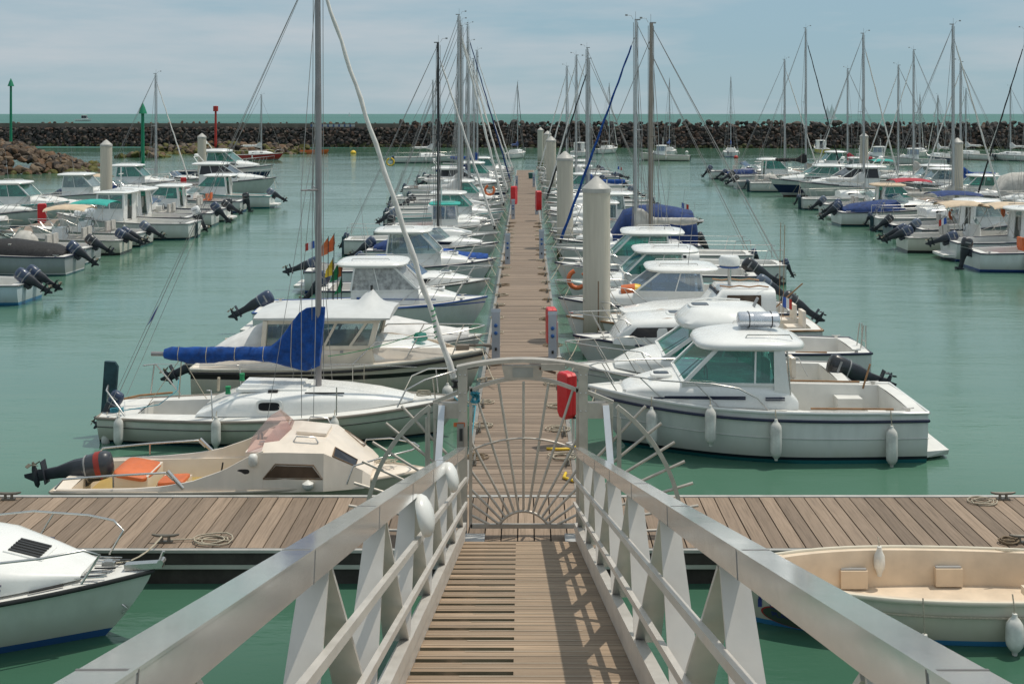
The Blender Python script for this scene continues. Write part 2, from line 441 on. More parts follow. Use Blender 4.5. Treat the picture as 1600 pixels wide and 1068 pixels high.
def house(parent, xr, xb, xt, zb, zt, wb, wt, gl=None, m=None, wf=.86, floor=None, zl=None, rear=True, pil=.05, mids=(.45,), xrt=None, door=False):
    """glazed wheelhouse: rear x, windscreen foot x, windscreen head x, sill z, head z, half widths"""
    gl = gl or GLT; m = m or ROOF; xrt = xr if xrt is None else xrt
    zl = zl if zl is not None else zb-.5
    P = {}
    for s in (1, -1):
        P[s] = dict(rb=Vector((xr, s*wb, zb)), fb=Vector((xb, s*wb*wf, zb)), ft=Vector((xt, s*wt*wf, zt)), rt=Vector((xrt, s*wt, zt)))
    b = MB()
    # lower walls
    a, c = P[1], P[-1]
    low = [Vector((xr, wb+.03, zl)), Vector((xb+.1, wb*wf+.03, zl)), Vector((xb+.1, -wb*wf-.03, zl)), Vector((xr, -wb-.03, zl))]
    hi = [Vector((xr, wb+.005, zb+.02)), Vector((xb+.02, wb*wf+.005, zb+.02)), Vector((xb+.02, -wb*wf-.005, zb+.02)), Vector((xr, -wb-.005, zb+.02))]
    for i in range(3): b.add([low[i], low[i+1], hi[i+1], hi[i]], [(0,1,2,3)])
    for s in (1, -1):
        q = P[s]
        b.bar(q['rb'], q['rt'], pil*1.6, pil, up=(1,0,0)); b.bar(q['fb'], q['ft'], pil*1.1, pil*1.1, up=(1,0,0))
        b.bar(q['rb'], q['fb'], pil*.9, pil*.8); b.bar(q['rt'], q['ft'], pil*.9, pil*1.4)
        for u in mids: b.bar(q['rb'].lerp(q['fb'], u), q['rt'].lerp(q['ft'], min(1, u*1.15)), pil*.6, pil*.55, up=(1,0,0))
    b.bar(a['fb'], c['fb'], pil, pil); b.bar(a['ft'], c['ft'], pil, pil*1.2); b.bar(a['rt'], c['rt'], pil, pil*1.4)
    if rear:
        for s in (1, -1):
            b.plate([(xr+.01, s*wb*.98, zl), (xr+.01, s*wb*.38, zl), (xrt+.01, s*wt*.38, zt), (xrt+.01, s*wt*.98, zt)], (.03, 0, 0))
    b.build('wheelhouse', m, parent, 35)
    for s in (1, -1):
        q = P[s]; g = MB(); off = Vector((0, -s*.012, 0))
        g.quad(q['rb']+off, q['fb']+off, q['ft']+off, q['rt']+off); g.build('side_window', gl, parent, 0)
    g = MB(); g.quad(a['fb'], c['fb'], c['ft'], a['ft']); ws = g.build('windscreen', gl, parent, 0)
    w = MB()
    for s in (1,):
        p = a['fb'].lerp(c['fb'], .5 - s*.22)+Vector((.03, 0, .02)); q2 = p.lerp(a['ft'].lerp(c['ft'], .5 - s*.22), .62) + Vector((.02, s*.12, 0))
        w.tube([p, q2], .006, 4)
    w.build('wiper', TRIMK, ws, 0)
    # helm and seat seen through the glass
    h = MB(); fz = zl
    h.box((xb-.25, wb*.35, (zb+fz)/2+.02), (.35, wb*.6, zb-fz), 0)
    h.tube([(xb-.5, wb*.35+.17*math.cos(t*PI/5), zb+.05+.17*math.sin(t*PI/5)) for t in range(11)], .014, 5, 1)
    for s in (1, -1):
        h.box((xr+.45, s*wb*.45, zb-.12), (.42, .40, .12), 2); h.box((xr+.27, s*wb*.45, zb+.15), (.10, .40, .45), 2)
        h.box((xr+.45, s*wb*.45, (zb-.18+fz)/2), (.25, .25, max(.05, zb-.18-fz)), 0)
    h.build('helm', [DECKG, TRIMK, GREYC], parent, 35)
    return P
def side_band(parent, H, m, pts, off=.0, name='side_window', w=None):
    """dark flush window panel on both cabin sides; pts (x, z, halfwidth)"""
    for s in (1, -1):
        b = MB(); b.plate([(x, s*(y+off), z) for x, z, y in pts], (0, s*.008, 0)); b.build(name, m, parent, 0)

def outboard(parent, x, z, tilt=0, sc=1.0, m=None, stripe=None, y=0, steer=0):
    m = m or OBK; sc *= .86; M = Matrix.Translation((x, y, z-.10)) @ Matrix.Rotation(R(steer), 4, 'Z') @ Matrix.Rotation(R(tilt), 4, 'Y') @ Matrix.Scale(sc, 4)
    leg = MB()
    leg.box((.02, 0, -.02), (.14, .24, .34)); leg.box((-.12, 0, .12), (.22, .16, .10))
    def rect(cx, z_, a, b_): return [Vector((cx+p.x, p.y, z_)) for p in se_ring(0, 0, 0, a, b_, .8, 12)]
    leg.loft([rect(-.21, .12, .20, .15), rect(-.22, -.06, .19, .125), rect(-.24, -.22, .14, .08), rect(-.24, -.38, .11, .055), rect(-.25, -.62, .10, .04), rect(-.26, -.74, .11, .035)])
    leg.box((-.30, 0, -.62), (.42, .2, .018))
    leg.loft([[Vector((x_, r*math.cos(j*PI/4), -.80+r*math.sin(j*PI/4))) for j in range(8)] for x_, r in ((-.04, .008), (-.09, .045), (-.22, .06), (-.38, .05), (-.44, .035))])
    leg.prism([(-.16, -.01, -.84), (-.33, -.01, -.84), (-.33, -.01, -1.0), (-.27, -.01, -1.0)], (0, .02, 0))
    leg.xf(M); o = leg.build('outboard_motor', OBL, parent, 35)
    c = MB()
    c.loft([rect(-.20, .10, .20, .15), rect(-.19, .16, .245, .18), rect(-.19, .34, .26, .185), rect(-.20, .50, .25, .175), rect(-.21, .585, .20, .14), rect(-.22, .61, .11, .08)])
    c.xf(M); cw = c.build('cowling', m, o, 50)
    b = MB()
    for zz, mm in ((.15, 0),):
        b.loft([rect(-.19, zz, .250, .184), rect(-.19, zz+.03, .254, .188)])
    if stripe: b.loft([rect(-.20, .34, .262, .1865), rect(-.20, .44, .259, .183)], mi=1)
    else:
        for s in (1, -1): b.box((-.22, s*.186, .40), (.26, .006, .05), 1)
    b.xf(M); b.build('cowling_band', [TRIMG, stripe or TRIMG], o, 50)
    p = MB()
    for k in range(3):
        a = k*2*PI/3 + .4; d = Vector((0, math.cos(a), math.sin(a))); e = Vector((0, -math.sin(a), math.cos(a)))
        o0 = Vector((-.47, 0, -.80))
        p.plate([o0+d*.03-e*.02, o0+d*.10-e*.055+Vector((.03,0,0)), o0+d*.15, o0+d*.10+e*.06-Vector((.03,0,0)), o0+d*.03+e*.02], (.008, 0, 0))
    p.tube([(-.43, 0, -.8), (-.52, 0, -.8)], [.036, .02], 8)
    p.xf(M); p.build('propeller', PROP if m is not OBK else OBL, o, 30)
    return o

def rig(parent, H, x, zb, top, cover=None, m=None, boomlen=2.4, boomz=None, jib=True, jibm=None, r=.055, wr=.006, spread=(.5,), fwd=True, rise=.75, wind=True, jtop=.92, spl=.55):
    m = m or ALU; boomz = boomz if boomz is not None else zb+.55
    b = MB(); prof = [(x, 0, zb), (x, 0, zb+(top-zb)*.6), (x-.02, 0, top)]
    b.tube(prof, [r*1.0, r, r*.85], 10)
    mo = b.build('mast', m, parent, 60)
    g = MB(); g.box((x-.08, 0, top+.01), (.24, .05, .05)); g.tube([(x, 0, top), (x, 0, top+.35)], .007, 4)
    if wind: g.tube([(x+.1, 0, top+.02), (x+.18, 0, top+.18), (x+.36, 0, top+.2)], .008, 4); g.box((x+.38, 0, top+.2), (.10, .01, .07))
    g.build('masthead', TRIMG, mo, 0)
    sp = MB(); tips = {}
    for f in spread:
        zz = zb+(top-zb)*f
        for s in (1, -1):
            tip = Vector((x-.22, s*spl, zz+.03)); tips.setdefault(s, []).append(tip)
            sp.tube([(x, 0, zz), tip], [.025, .015], 6)
    sp.build('spreader', m, mo, 60)
    w = MB(); T = Vector((x, 0, top-.05)); J = Vector((x+.05, 0, zb+(top-zb)*jtop))
    w.tube([T, (-H.L/2+.1, 0, H.sz(-H.L/2)+.1)], wr, 4)
    bow = Vector((H.L/2-.12, 0, H.sz(H.L/2)+.1))
    w.tube([J, bow], wr, 4)
    for s in (1, -1): w.tube([(x, 0, zb+(top-zb)*.62), (x-.75, s*(H.hb(x-.75)-.06), H.sz(x))], wr*.8, 4); w.tube([T, (-H.L/2+.15, s*.5, H.sz(-H.L/2)+.1)], wr*.7, 4)
    for s in (1, -1):
        base = Vector((x-.12, s*(H.hb(x)-.05), H.sz(x)))
        w.tube([T]+tips[s][::-1]+[base], wr, 4)
        w.tube([(x, 0, tips[s][0].z-.1), base+Vector((.22, 0, 0))], wr, 4)
    w.tube([(x+r+.02, .03, top-.1), (x+r+.03, .05, zb+.1)], wr, 4); w.tube([(x-r-.03, -.04, top-.1), (x-r-.06, -.06, zb+.2)], wr, 4)
    w.build('rigging', WIRE, parent, 0)
    if jib:
        j = MB(); a = bow+Vector((-.05, 0, .25)); n = 26; pts = []; rr = []
        for i in range(n+1):
            u = i/n; p = a.lerp(J, u*.96); wob = .012*math.sin(i*1.7)
            pts.append(p+Vector((wob, wob*.6, 0))); rr.append((.062-.028*u)*(1+.12*math.sin(i*2.4)))
        j.tube(pts, rr, 8); jo = j.build('furled_jib', jibm or SAILC, parent, 60)
        d = MB(); d.lathe([(.02, 0), (.08, .01), (.08, .04), (.04, .05), (.04, .11), (.08, .12), (.08, .15), (.02, .16)], 10, a+Vector((.03, 0, -.2))); d.build('furling_drum', TRIMK, jo, 50)
    if boomlen:
        e = x-.1-boomlen; bm = MB(); bm.tube([(x-.06, 0, boomz), (e-.12, 0, boomz+.06)], .045, 8); bo = bm.build('boom', m, parent, 60)
        if cover:
            c = MB(); rings = []; n = 22
            for i in range(n+1):
                u = i/n; xx = x+.04 - u*(boomlen+.0)
                up = .13 + .07*(1-u) + rise*(1-smoothstep((u-.07)/.27))
                dn = .13 + .05*math.sin(u*PI*3.2)*(.6+.4*u) + .12*math.exp(-(u-.10)**2/.012)
                wd = .10 + .03*(1-u) + .012*math.sin(i*2.1)
                if i == n: up *= .8; dn *= .8
                zz = boomz+.06*u; ring = []
                for k in range(14):
                    a_ = 2*PI*k/14; q = math.sin(a_); cc = math.cos(a_)
                    wr_ = wd*(1+.10*math.sin(k*3+i*1.3))*(1 if q < .3 else (1-.35*q))
                    ring.append(Vector((xx + (.12*rise*q if q > 0 and u < .06 else 0), wr_*cc, zz + (up*q if q > 0 else dn*q) + .012*math.sin(i*1.9+k*2))))
                rings.append(ring)
            c.loft(rings); sc = c.build('sail_cover', cover, bo, 60)
            for i in range(4, n, 4):
                k_ = MB(); k_.tube([p+(p-Vector((p.x, 0, boomz)))*.03 for p in rings[i]+[rings[i][0]]], .007, 4); k_.build('lashing', ROPE, sc, 0)
    return mo

def fender(loc, length=.6, r=.1, label=None, rope=.35, grp='white fenders hanging along the hulls', parent=None, name='fender'):
    b = MB(); h = length/2
    b.lathe([(.012, -h-.05), (.03, -h-.045), (.034, -h-.01), (r*.6, -h+.02), (r*.92, -h+.07), (r, -h+.13), (r, h-.13), (r*.92, h-.07), (r*.6, h-.02), (.034, h+.01), (.03, h+.05), (.012, h+.055)], 14, (0,0,0) if parent is None else loc)
    o = b.build(name, FEND, parent, 50)
    if parent is None:
        o.location = loc; tag(o, label, 'fender', grp)
    t = MB(); z0 = h+.04; base = Vector((0,0,0)) if parent is None else Vector(loc)
    t.tube([base+Vector((0,0,z0)), base+Vector((0,.02,z0+rope*.5)), base+Vector((0,.06,z0+rope))], .009, 5)
    t.build('fender_rope', ROPE, o, 0)
    return o
def line(parent, pts, r=.012, m=None, name='mooring_line', sag=.12):
    b = MB(); out = []
    for a, c in zip(pts, pts[1:]):
        a, c = Vector(a), Vector(c)
        for i in range(7):
            u = i/6; p = a.lerp(c, u); p.z -= sag*4*u*(1-u)*min(1, (c-a).length/2); out.append(p)
    b.tube(out, r, 5); return b.build(name, m or ROPE, parent, 60)
def hatch(parent, x, y, z, sx=.45, sy=.45, m=None, name='hatch'):
    b = MB(); b.loft([se_ring(x, y, z-.02, sx/2, sy/2, .35, 20), se_ring(x, y, z+.03, sx/2, sy/2, .35, 20), se_ring(x, y, z+.04, sx/2-.02, sy/2-.02, .35, 20)], mi=0)
    b.loft([se_ring(x, y, z+.041, sx/2-.06, sy/2-.06, .35, 20), se_ring(x, y, z+.05, sx/2-.07, sy/2-.07, .35, 20)], mi=1)
    return b.build(name, [ROOF, m or GLK], parent, 35)
def flag(parent, x, y, z, h=.9, tri=True, w=.35, rot=0, cols=None):
    b = MB(); b.tube([(x, y, z), (x-.05, y, z+h)], .011, 5); p = b.build('flagstaff', STEEL, parent, 0)
    f = MB(); n = 9; cols = cols or ([BLUE, FWHITE, REDP] if tri else [ORANGE])
    for i in range(n):
        u0, u1 = i/n*w, (i+1)/n*w
        def q(u, zz): return (x-.05-u, y+.03*math.sin(u*16), zz-.35*u)
        f.quad(q(u0, z+h), q(u1, z+h), q(u1, z+h-.28), q(u0, z+h-.28), mi=min(len(cols)-1, int(i/n*len(cols))))
    f.build('flag', cols, p, 60); return p
def ladder(parent, x, y, z0, z1, w=.28):
    b = MB()
    for s in (1, -1): b.tube([(x+.12, y+s*w/2, z0+.25), (x, y+s*w/2, z1), (x-.06, y+s*w/2, z1), (x-.06, y+s*w/2, z0)], .014, 6)
    for k in range(4):
        z = z0 + (z1-z0)*(.08+.2*k); b.tube([(x-.06, y-w/2, z), (x-.06, y+w/2, z)], .014, 6)
    return b.build('boarding_ladder', STEEL, parent, 60)
def platform(parent, H, w=.45, z=.15):
    b = MB(); x = -H.L/2; y = H.hb(x)*.85
    b.hexa([(x+.02, -y, z), (x+.02, y, z), (x-w, y*.75, z), (x-w, -y*.75, z)], [(x+.02, -y, z+.12), (x+.02, y, z+.12), (x-w, y*.8, z+.10), (x-w, -y*.8, z+.10)])
    return b.build('swim_platform', DECK, parent, 30)
def windscreen(parent, xb, zb, w, h=.35, back=.45, gl=None, wrap=.7):
    """low wrap-round windscreen on a cuddy"""
    gl = gl or GLC; bot = []; top = []
    for i in range(13):
        a = -PI/2 + PI*i/12; s = math.sin(a); c = math.cos(a)
        bot.append(Vector((xb-wrap*(1-c), w*s, zb))); top.append(Vector((xb-back-wrap*.8*(1-c), w*.86*s, zb+h*(.75+.25*c))))
    g = MB(); g.loft([bot, top], False, False, close=False); o = g.build('windscreen', gl, parent, 60)
    f = MB(); f.tube(top, .016, 6); f.tube(bot, .014, 6)
    for i in (0, 3, 6, 9, 12): f.tube([bot[i], top[i]], .013, 5)
    f.build('windscreen_frame', STEEL, o, 60); return o
def seats(parent, x, z, w, m=None):
    for s in (1, -1):
        b = MB(); b.box((x, s*w, z+.2), (.45, .45, .4)); b.box((x, s*w, z+.45), (.46, .46, .10), 1); b.box((x-.22, s*w, z+.70), (.09, .46, .42), 1)
        o = b.build('seat', [DECK, m or GREYC], parent, 30)
    return o
def deck_fit(parent, H, x0, x1, seed=0, rails=None, pads=True):
    """cleats, non-slip panels, portlight and roof grab rails"""
    for s in (1, -1):
        if pads:
            b = MB(); n = 6; xs = [x0+(x1-x0)*i/n for i in range(n+1)]
            b.loft([[Vector((x, s*(H.hb(x)*.93-.02), H.sz(x)-.014)), Vector((x, s*(H.hb(x)*.93-.15), H.sz(x)-.004))] for x in xs], False, False, close=False); b.build('nonslip_strip', DECKG, parent, 0)
        for x in (H.L/2-.75, -H.L/2+.35):
            c = MB(); y = s*(H.hb(x)-.12); z = H.sz(x); c.tube([(x-.11, y, z+.05), (x-.05, y, z+.04), (x+.05, y, z+.04), (x+.11, y, z+.05)], .013, 5); c.box((x, y, z+.01), (.08, .03, .05)); c.build('deck_cleat', STEEL, parent, 40)
    if rails:
        xa, xb, y, z = rails
        for s in (1, -1):
            c = MB(); c.tube([(xa, s*y, z-.03), (xa+.05, s*y, z+.05), (xb-.05, s*y, z+.05), (xb, s*y, z-.03)], .013, 5); c.build('grab_rail', STEEL, parent, 60)
def bimini(parent, x, z, w, ln, m, posts=1.0):
    b = MB(); rings = []
    for i in range(7):
        u = i/6; xx = x - ln/2 + ln*u
        rings.append([Vector((xx, w*math.cos(PI*k/10), z + .16*math.sin(PI*k/10) - .10*abs(2*u-1)**2 + .01*math.sin(i*2+k))) for k in range(11)])
    b.loft(rings, False, False, close=False)
    o = b.build('canopy', m, parent, 60)
    f = MB()
    for u in (-.45, 0, .45):
        for s in (1, -1): f.tube([(x+u*ln, s*w, z-.03), (x+u*.2*ln, s*w*1.05, z-posts)], .012, 5)
    f.build('canopy_frame', STEEL, o, 60); return o
def gear(parent, H, x0, x1, seed, z=.3):
    """loose gear added for clutter in a cockpit: fuel tank, bucket, boxes"""
    r = random.Random(seed); w = H.B*.26
    for i in range(4):
        b = MB(); x = r.uniform(x0+.25, x1-.25); y = r.uniform(-w, w); k = r.randrange(4)
        if k == 0: b.loft([se_ring(x, y, z, .14, .10, .5, 12), se_ring(x, y, z+.22, .14, .10, .5, 12), se_ring(x, y, z+.25, .08, .06, .5, 12)]); b.build('fuel_tank', RED, parent, 40)
        elif k == 1: b.lathe([(.10, 0), (.13, .26), (.125, .265), (.10, .03)], 10, (x, y, z)); b.build('bait_bucket', BLUE, parent, 40)
        elif k == 2: b.box((x, y, z+.17), (.42, .5, .34), 0); b.build('cockpit_locker', DECK, parent, 0)
        else: b.box((x, y, z+.13), (.38, .28, .26), 0, rotz(r.uniform(0, 1.5))); b.build('storage_box', GREYC, parent, 0)
# ------------------------------------------------------------------ boat kinds (prototypes for the rows)
def base_boat(name, H, hm, dm=None, ck=None, solem=None, rubm=None, cw=.8, line_h=.86, linem=None, rdz=-.03):
    root = empty(name)
    H.build(hm, root); deck(root, H, dm or DECK, ck, solem, cw)
    rub(root, H, rubm or TRIMG, dz=rdz)
    if linem: rub(root, H, linem, .010, 0, 'cove_line', line_h)
    return root
def k_pilot(sd, hm=WHITE, gl=None, hx=0, dzt=0, Ln=6.2, B=2.35, ob=OBK, rubm=TRIM, tilt=55, fl=False, roofm=None, brail=True):
    r = random.Random(sd); H = Hull(Ln, B, 1.12, .82, hump=.03, ts=.86)
    root = base_boat('pilothouse_boat', H, hm, ck=(-Ln/2+.25, -.45, .32), rubm=rubm)
    s = Ln/6.2; zt = 2.12 + r.uniform(-.06, .1) + dzt
    trunk(root, ROOF, [(.3*s, .92, .40, 1.0), (1.1*s, .86, .42, .99), (1.7*s, .66, .30, 1.02), (2.25*s, .36, .12, 1.05)], .55, 'foredeck_cabin')
    house(root, -.45+hx, 1.35*s+hx, .70*s+hx, 1.40, zt, .93, .86, gl or GLT, zl=.80, mids=(.42,), xrt=-.35+hx)
    roof(root, roofm or ROOF, -.95+hx, 1.05*s+hx, 1.0, zt, .13, .05, .5)
    hatch(root, 1.75*s, 0, 1.34, .4, .4)
    pulpit(root, H, .9*s, .5)
    if brail: platform(root, H, .45)
    outboard(root, -Ln/2-.06, .80, tilt, 1.05, ob, y=0)
    gear(root, H, -Ln/2+.3, -.5, sd); deck_fit(root, H, -.4, 1.9*s, sd, (-.6, .5*s, .55, zt+.16))
    a = MB(); a.tube([(-.3, .5, zt+.15), (-.5, .5, zt+2.0)], [.010, .004], 5); a.build('antenna', TRIMG, root, 0)
    for s_ in (1, -1):
        fender((-.6, s_*(H.hb(-.6)+.10), .42), .5, .09, parent=root, rope=.3)
    if fl: flag(root, -Ln/2+.15, .5, .85)
    return root, H
def k_cuddy(sd, hm=WHITE, Ln=5.6, B=2.2, ob=OBN, tilt=50, seat=None, cov=None, gl=None, wsh=.4):
    H = Hull(Ln, B, 1.0, .72, rake=1.0, ts=.84, flare=.5)
    root = base_boat('cuddy_motorboat', H, hm, ck=(-Ln/2+.3, .15, .25), rubm=TRIM)
    trunk(root, ROOF, [(.12, .80, .34, .84), (.9, .74, .36, .86), (1.5, .52, .24, .92), (2.1, .22, .08, .97)], .6, 'cuddy')
    windscreen(root, .75, 1.17, .74, wsh, .45, gl)
    hatch(root, 1.3, 0, 1.20, .42, .42)
    side_band(root, H, GLK, [(.25, .95, .805), (.75, .95, .80), (.9, 1.07, .785), (.25, 1.09, .80)])
    deck_fit(root, H, 0, 1.8, sd); seats(root, -.45, .25, .45, seat); pulpit(root, H, .9, .42, n=3)
    b = MB(); b.box((.02, -.42, .75), (.3, .5, .5)); b.tube([(-.18, -.42+.16*math.cos(t*PI/5), .95+.16*math.sin(t*PI/5)) for t in range(11)], .013, 5, 1); b.build('dashboard', [DECK, TRIMK], root, 30)
    outboard(root, -Ln/2-.05, .74, tilt, 1.0, ob)
    if cov:
        c = MB(); c.loft([arch(x, w, h, .66, .8) for x, w, h in ((-Ln/2+.25, .5, .2), (-Ln/2+.8, .85, .42), (-.5, .9, .62), (.3, .82, .60), (.7, .6, .5))]); c.build('cockpit_cover', cov, root, 60)
    else: gear(root, H, -Ln/2+.4, -.1, sd, .25)
    fender((-1.2, -(H.hb(-1.2)+.09), .38), .5, .085, parent=root, rope=.2)
    return root, H
def k_open(sd, hm=WHITE, Ln=5.2, ob=OBK, tilt=55, bim=None, cov=None, twin=False):
    H = Hull(Ln, 2.05, .88, .66, rake=.7, ts=.86)
    root = base_boat('open_motorboat', H, hm, ck=(-Ln/2+.25, 1.5, .22), rubm=TRIMG, cw=.82)
    b = MB(); b.loft([se_ring(.1, 0, .22, .32, .36, .5, 16), se_ring(.12, 0, .95, .28, .34, .5, 16), se_ring(.15, 0, 1.12, .2, .3, .5, 16)])
    b.tube([(-.2, .16*math.cos(t*PI/5), 1.0+.16*math.sin(t*PI/5)) for t in range(11)], .013, 5, 1); b.build('console', [ROOF, TRIMK], root, 40)
    g = MB(); g.quad((.40, -.32, 1.05), (.40, .32, 1.05), (.18, .28, 1.42), (.18, -.28, 1.42)); g.build('windscreen', GLC, root, 0)
    seats(root, -.75, .22, .3, GREYC); pulpit(root, H, 1.0, .32, n=2)
    if cov:
        c = MB(); c.loft([arch(x, w, h, .5, .9) for x, w, h in ((-.35, .3, .5), (-.1, .46, .75), (.3, .5, .8), (.7, .35, .3))]); c.build('console_cover', cov, root, 60)
    if bim: bimini(root, -.3, 1.95, .8, 1.7, bim, 1.25)
    for y in ((.35, -.35) if twin else (0,)): outboard(root, -Ln/2-.05, .70, tilt, .95, ob, y=y)
    gear(root, H, -Ln/2+.3, 1.2, sd, .23)
    fender((-.8, -(H.hb(-.8)+.09), .33), .5, .085, parent=root, rope=.2)
    return root, H
def k_fisher(sd, hm=WHITE, Ln=6.0, hc=None, roofm=None, gl=None, bob=None, fwd=False):
    H = Hull(Ln, 2.3, 1.15, .75, rake=.45, ts=.8, sh=2.2)
    root = base_boat('cabin_fishing_boat', H, hm, ck=(-Ln/2+.2, -.2, .3), rubm=TEAK if fwd else TRIMG)
    hc = hc or ROOF
    trunk(root, hc, [(.9, .75, .35, .95), (1.6, .6, .33, 1.0), (2.1, .35, .2, 1.05)], .4, 'foredeck_cabin')
    house(root, -.2, 1.0, .92, 1.35, 2.05, .78, .76, gl or GLC, m=hc, zl=.8, mids=(.5,), wf=.95, pil=.07)
    roof(root, roofm or ROOF, -.4, 1.15, .86, 2.05, .08, .04, .35)
    pulpit(root, H, 1.3, .45, n=2); deck_fit(root, H, -.3, 1.8, sd, (-.2, .9, .5, 2.13))
    b = MB(); b.tube([(.2, 0, 2.1), (.2, 0, 3.2)], .03, 8); b.box((.2, 0, 2.9), (.04, .5, .04)); b.build('signal_mast', WHT, root, 40)
    if bob: bob_ = outboard(root, -Ln/2-.06, .78, 20, .9, bob)
    else:
        q = MB(); q.box((-Ln/2-.08, 0, .25), (.12, .05, .9)); q.build('rudder', RUDD, root, 0)
    gear(root, H, -Ln/2+.3, -.4, sd)
    for s_ in (1, -1): fender((-.4, s_*(H.hb(-.4)+.10), .42), .5, .09, parent=root, rope=.3)
    return root, H
def k_sail(sd, hm=WHITE, Ln=7.0, B=2.35, top=9.8, cover=BLUEC, mm=None, jib=True, jibm=None, wr=.012, boomz=1.95, rise=.4, r=.065, ob=True, boomlen=2.6):
    H = Hull(Ln, B, .98, .76, d=.4, ts=.72, rake=.9, flare=.35, tw=.45)
    root = base_boat('sailboat', H, hm, ck=(-Ln/2+.25, -1.0, .42), rubm=TRIMG, cw=.62)
    trunk(root, ROOF, [(-1.0, .78, .46, .80), (.3, .80, .48, .82), (1.4, .62, .36, .88), (2.3, .3, .10, .95)], .5)
    side_band(root, H, GLK, [(-.5, 1.02, .775), (1.0, 1.05, .72), (.95, 1.15, .70), (-.5, 1.14, .765)], .0)
    hatch(root, 1.3, 0, 1.24, .42, .42)
    rig(root, H, .75, 1.25, top, cover, mm, boomz=boomz, boomlen=boomlen, jib=jib, jibm=jibm, wr=wr, rise=rise, r=r)
    pulpit(root, H, 2.5, .5, n=1)
    b = MB()
    for s in (1, -1):
        p = [Vector((-Ln/2+.9, s*H.hb(-Ln/2+.9)*.94, H.sz(-Ln/2+.9))), Vector((-Ln/2+.75, s*H.hb(-3)*.94, 1.32)), Vector((-Ln/2+.15, s*H.hb(-3)*.9, 1.34)), Vector((-Ln/2+.1, s*.35, 1.34))]
        b.tube(p, .014, 5); b.tube([p[2], (-Ln/2+.12, s*H.hb(-3)*.9, .8)], .014, 5)
        b.tube([p[1], (0, s*H.hb(0)*.94, 1.36), (2.4, s*H.hb(2.4)*.92, 1.42)], .006, 4); b.tube([(0, s*H.hb(0)*.94, H.sz(0)), (0, s*H.hb(0)*.94, 1.37)], .012, 5)
    b.build('stern_rail', STEEL, root, 50)
    q = MB(); q.box((-Ln/2-.07, 0, .35), (.28, .04, .95)); q.build('rudder', RUDD, root, 0)
    if ob: outboard(root, -Ln/2-.05, .72, 25, .6, OBN, y=.45)
    for s_ in (1, -1): fender((-.5, s_*(H.hb(-.5)+.10), .42), .5, .09, parent=root, rope=.3)
    return root, H
def k_cruiser(sd, hm=WHITE, Ln=8.0, gl=None, band=None, boot=None, inn=True):
    H = Hull(Ln, 2.9, 1.45, 1.0, rake=1.3, ts=.88, flare=.55)
    root = base_boat('cabin_cruiser', H, hm, ck=(-Ln/2+.3, -1.2, .45), rubm=TRIM)
    trunk(root, ROOF, [(-.2, 1.2, .52, 1.2), (1.0, 1.12, .54, 1.24), (2.1, .82, .36, 1.3), (3.1, .4, .1, 1.4)], .6, 'foredeck_cabin')
    house(root, -1.3, 1.35, .3, 1.68, 2.35, 1.2, 1.05, gl or GLK, zl=1.0, mids=(.35, .7), xrt=-1.2, pil=.055)
    roof(root, ROOF, -2.0, .55, 1.2, 2.35, .16, .08, .5)
    side_band(root, H, GLK, [(.2, 1.42, 1.19), (1.6, 1.46, 1.0), (1.4, 1.55, 1.03), (.2, 1.56, 1.18)])
    hatch(root, 1.9, 0, 1.66, .5, .5); pulpit(root, H, .8, .62, n=4); platform(root, H, .6, .25); deck_fit(root, H, -1, 2.6, sd, (-1.6, .1, .7, 2.52))
    m = MB(); m.tube([(-1.4, -.9, 2.45), (-1.8, -.7, 2.95), (-1.8, .7, 2.95), (-1.4, .9, 2.45)], .03, 6); m.lathe([(.0, 0), (.16, .01), (.17, .10), (.1, .16), (0, .17)], 12, (-1.8, 0, 2.98)); m.build('radar_arch', ROOF, root, 50)
    gear(root, H, -Ln/2+.4, -1.5, sd, .46)
    for s_ in (1, -1):
        for x in (-2.2, .2): fender((x, s_*(H.hb(x)+.11), .55), .6, .1, parent=root, rope=.4)
    return root, H
def k_tent(sd, hm=WHITE, cov=None, Ln=6.4):
    H = Hull(Ln, 2.35, 1.0, .8, rake=.9, ts=.85); root = base_boat('canvas_tented_boat', H, hm, ck=(-Ln/2+.3, .1, .3), rubm=TRIM)
    trunk(root, ROOF, [(.1, .86, .34, .9), (.9, .78, .34, .92), (1.6, .5, .22, .97), (2.2, .2, .08, 1.0)], .5, 'cuddy'); pulpit(root, H, 1.0, .45)
    c = MB(); r = random.Random(sd); c.loft([[p+Vector((0, .015*math.sin(k*2+x*5), .02*math.sin(k*1.7+x*4))) for k, p in enumerate(arch(x, w, h, .78, .6, 14))] for x, w, h in ((-3.05, 1.0, .95), (-2.9, 1.05, 1.45), (-2.2, 1.1, 1.62), (-1.4, 1.12, 1.72), (-.6, 1.1, 1.70), (.1, 1.02, 1.45), (.6, .85, .6), (.75, .75, .3))])
    c.build('canvas_tent', cov or NAVYC, root, 60); outboard(root, -Ln/2-.05, .8, 30, 1.0, OBK); return root, H
def k_covered(sd, hm=WHITE, cov=None, Ln=4.8, ob=OBK):
    H = Hull(Ln, 1.95, .75, .55, rake=.6, ts=.85)
    root = base_boat('covered_motorboat', H, hm, rubm=TRIMG)
    c = MB(); rings = []
    r = random.Random(sd)
    for i in range(15):
        x = -Ln/2+.15+(Ln-.5)*i/14; w = H.hb(x)*.97; h = .22+.40*math.exp(-((i-7)/4)**2)+r.uniform(-.03, .03)
        rings.append([p+Vector((0, 0, .012*math.sin(k*2+i))) for k, p in enumerate(arch(x, w, h, H.sz(x)-.05, .95, 14))])
    c.loft(rings); c.build('boat_cover', cov or GREYC, root, 60)
    outboard(root, -Ln/2-.05, .6, 55, .85, ob)
    return root, H

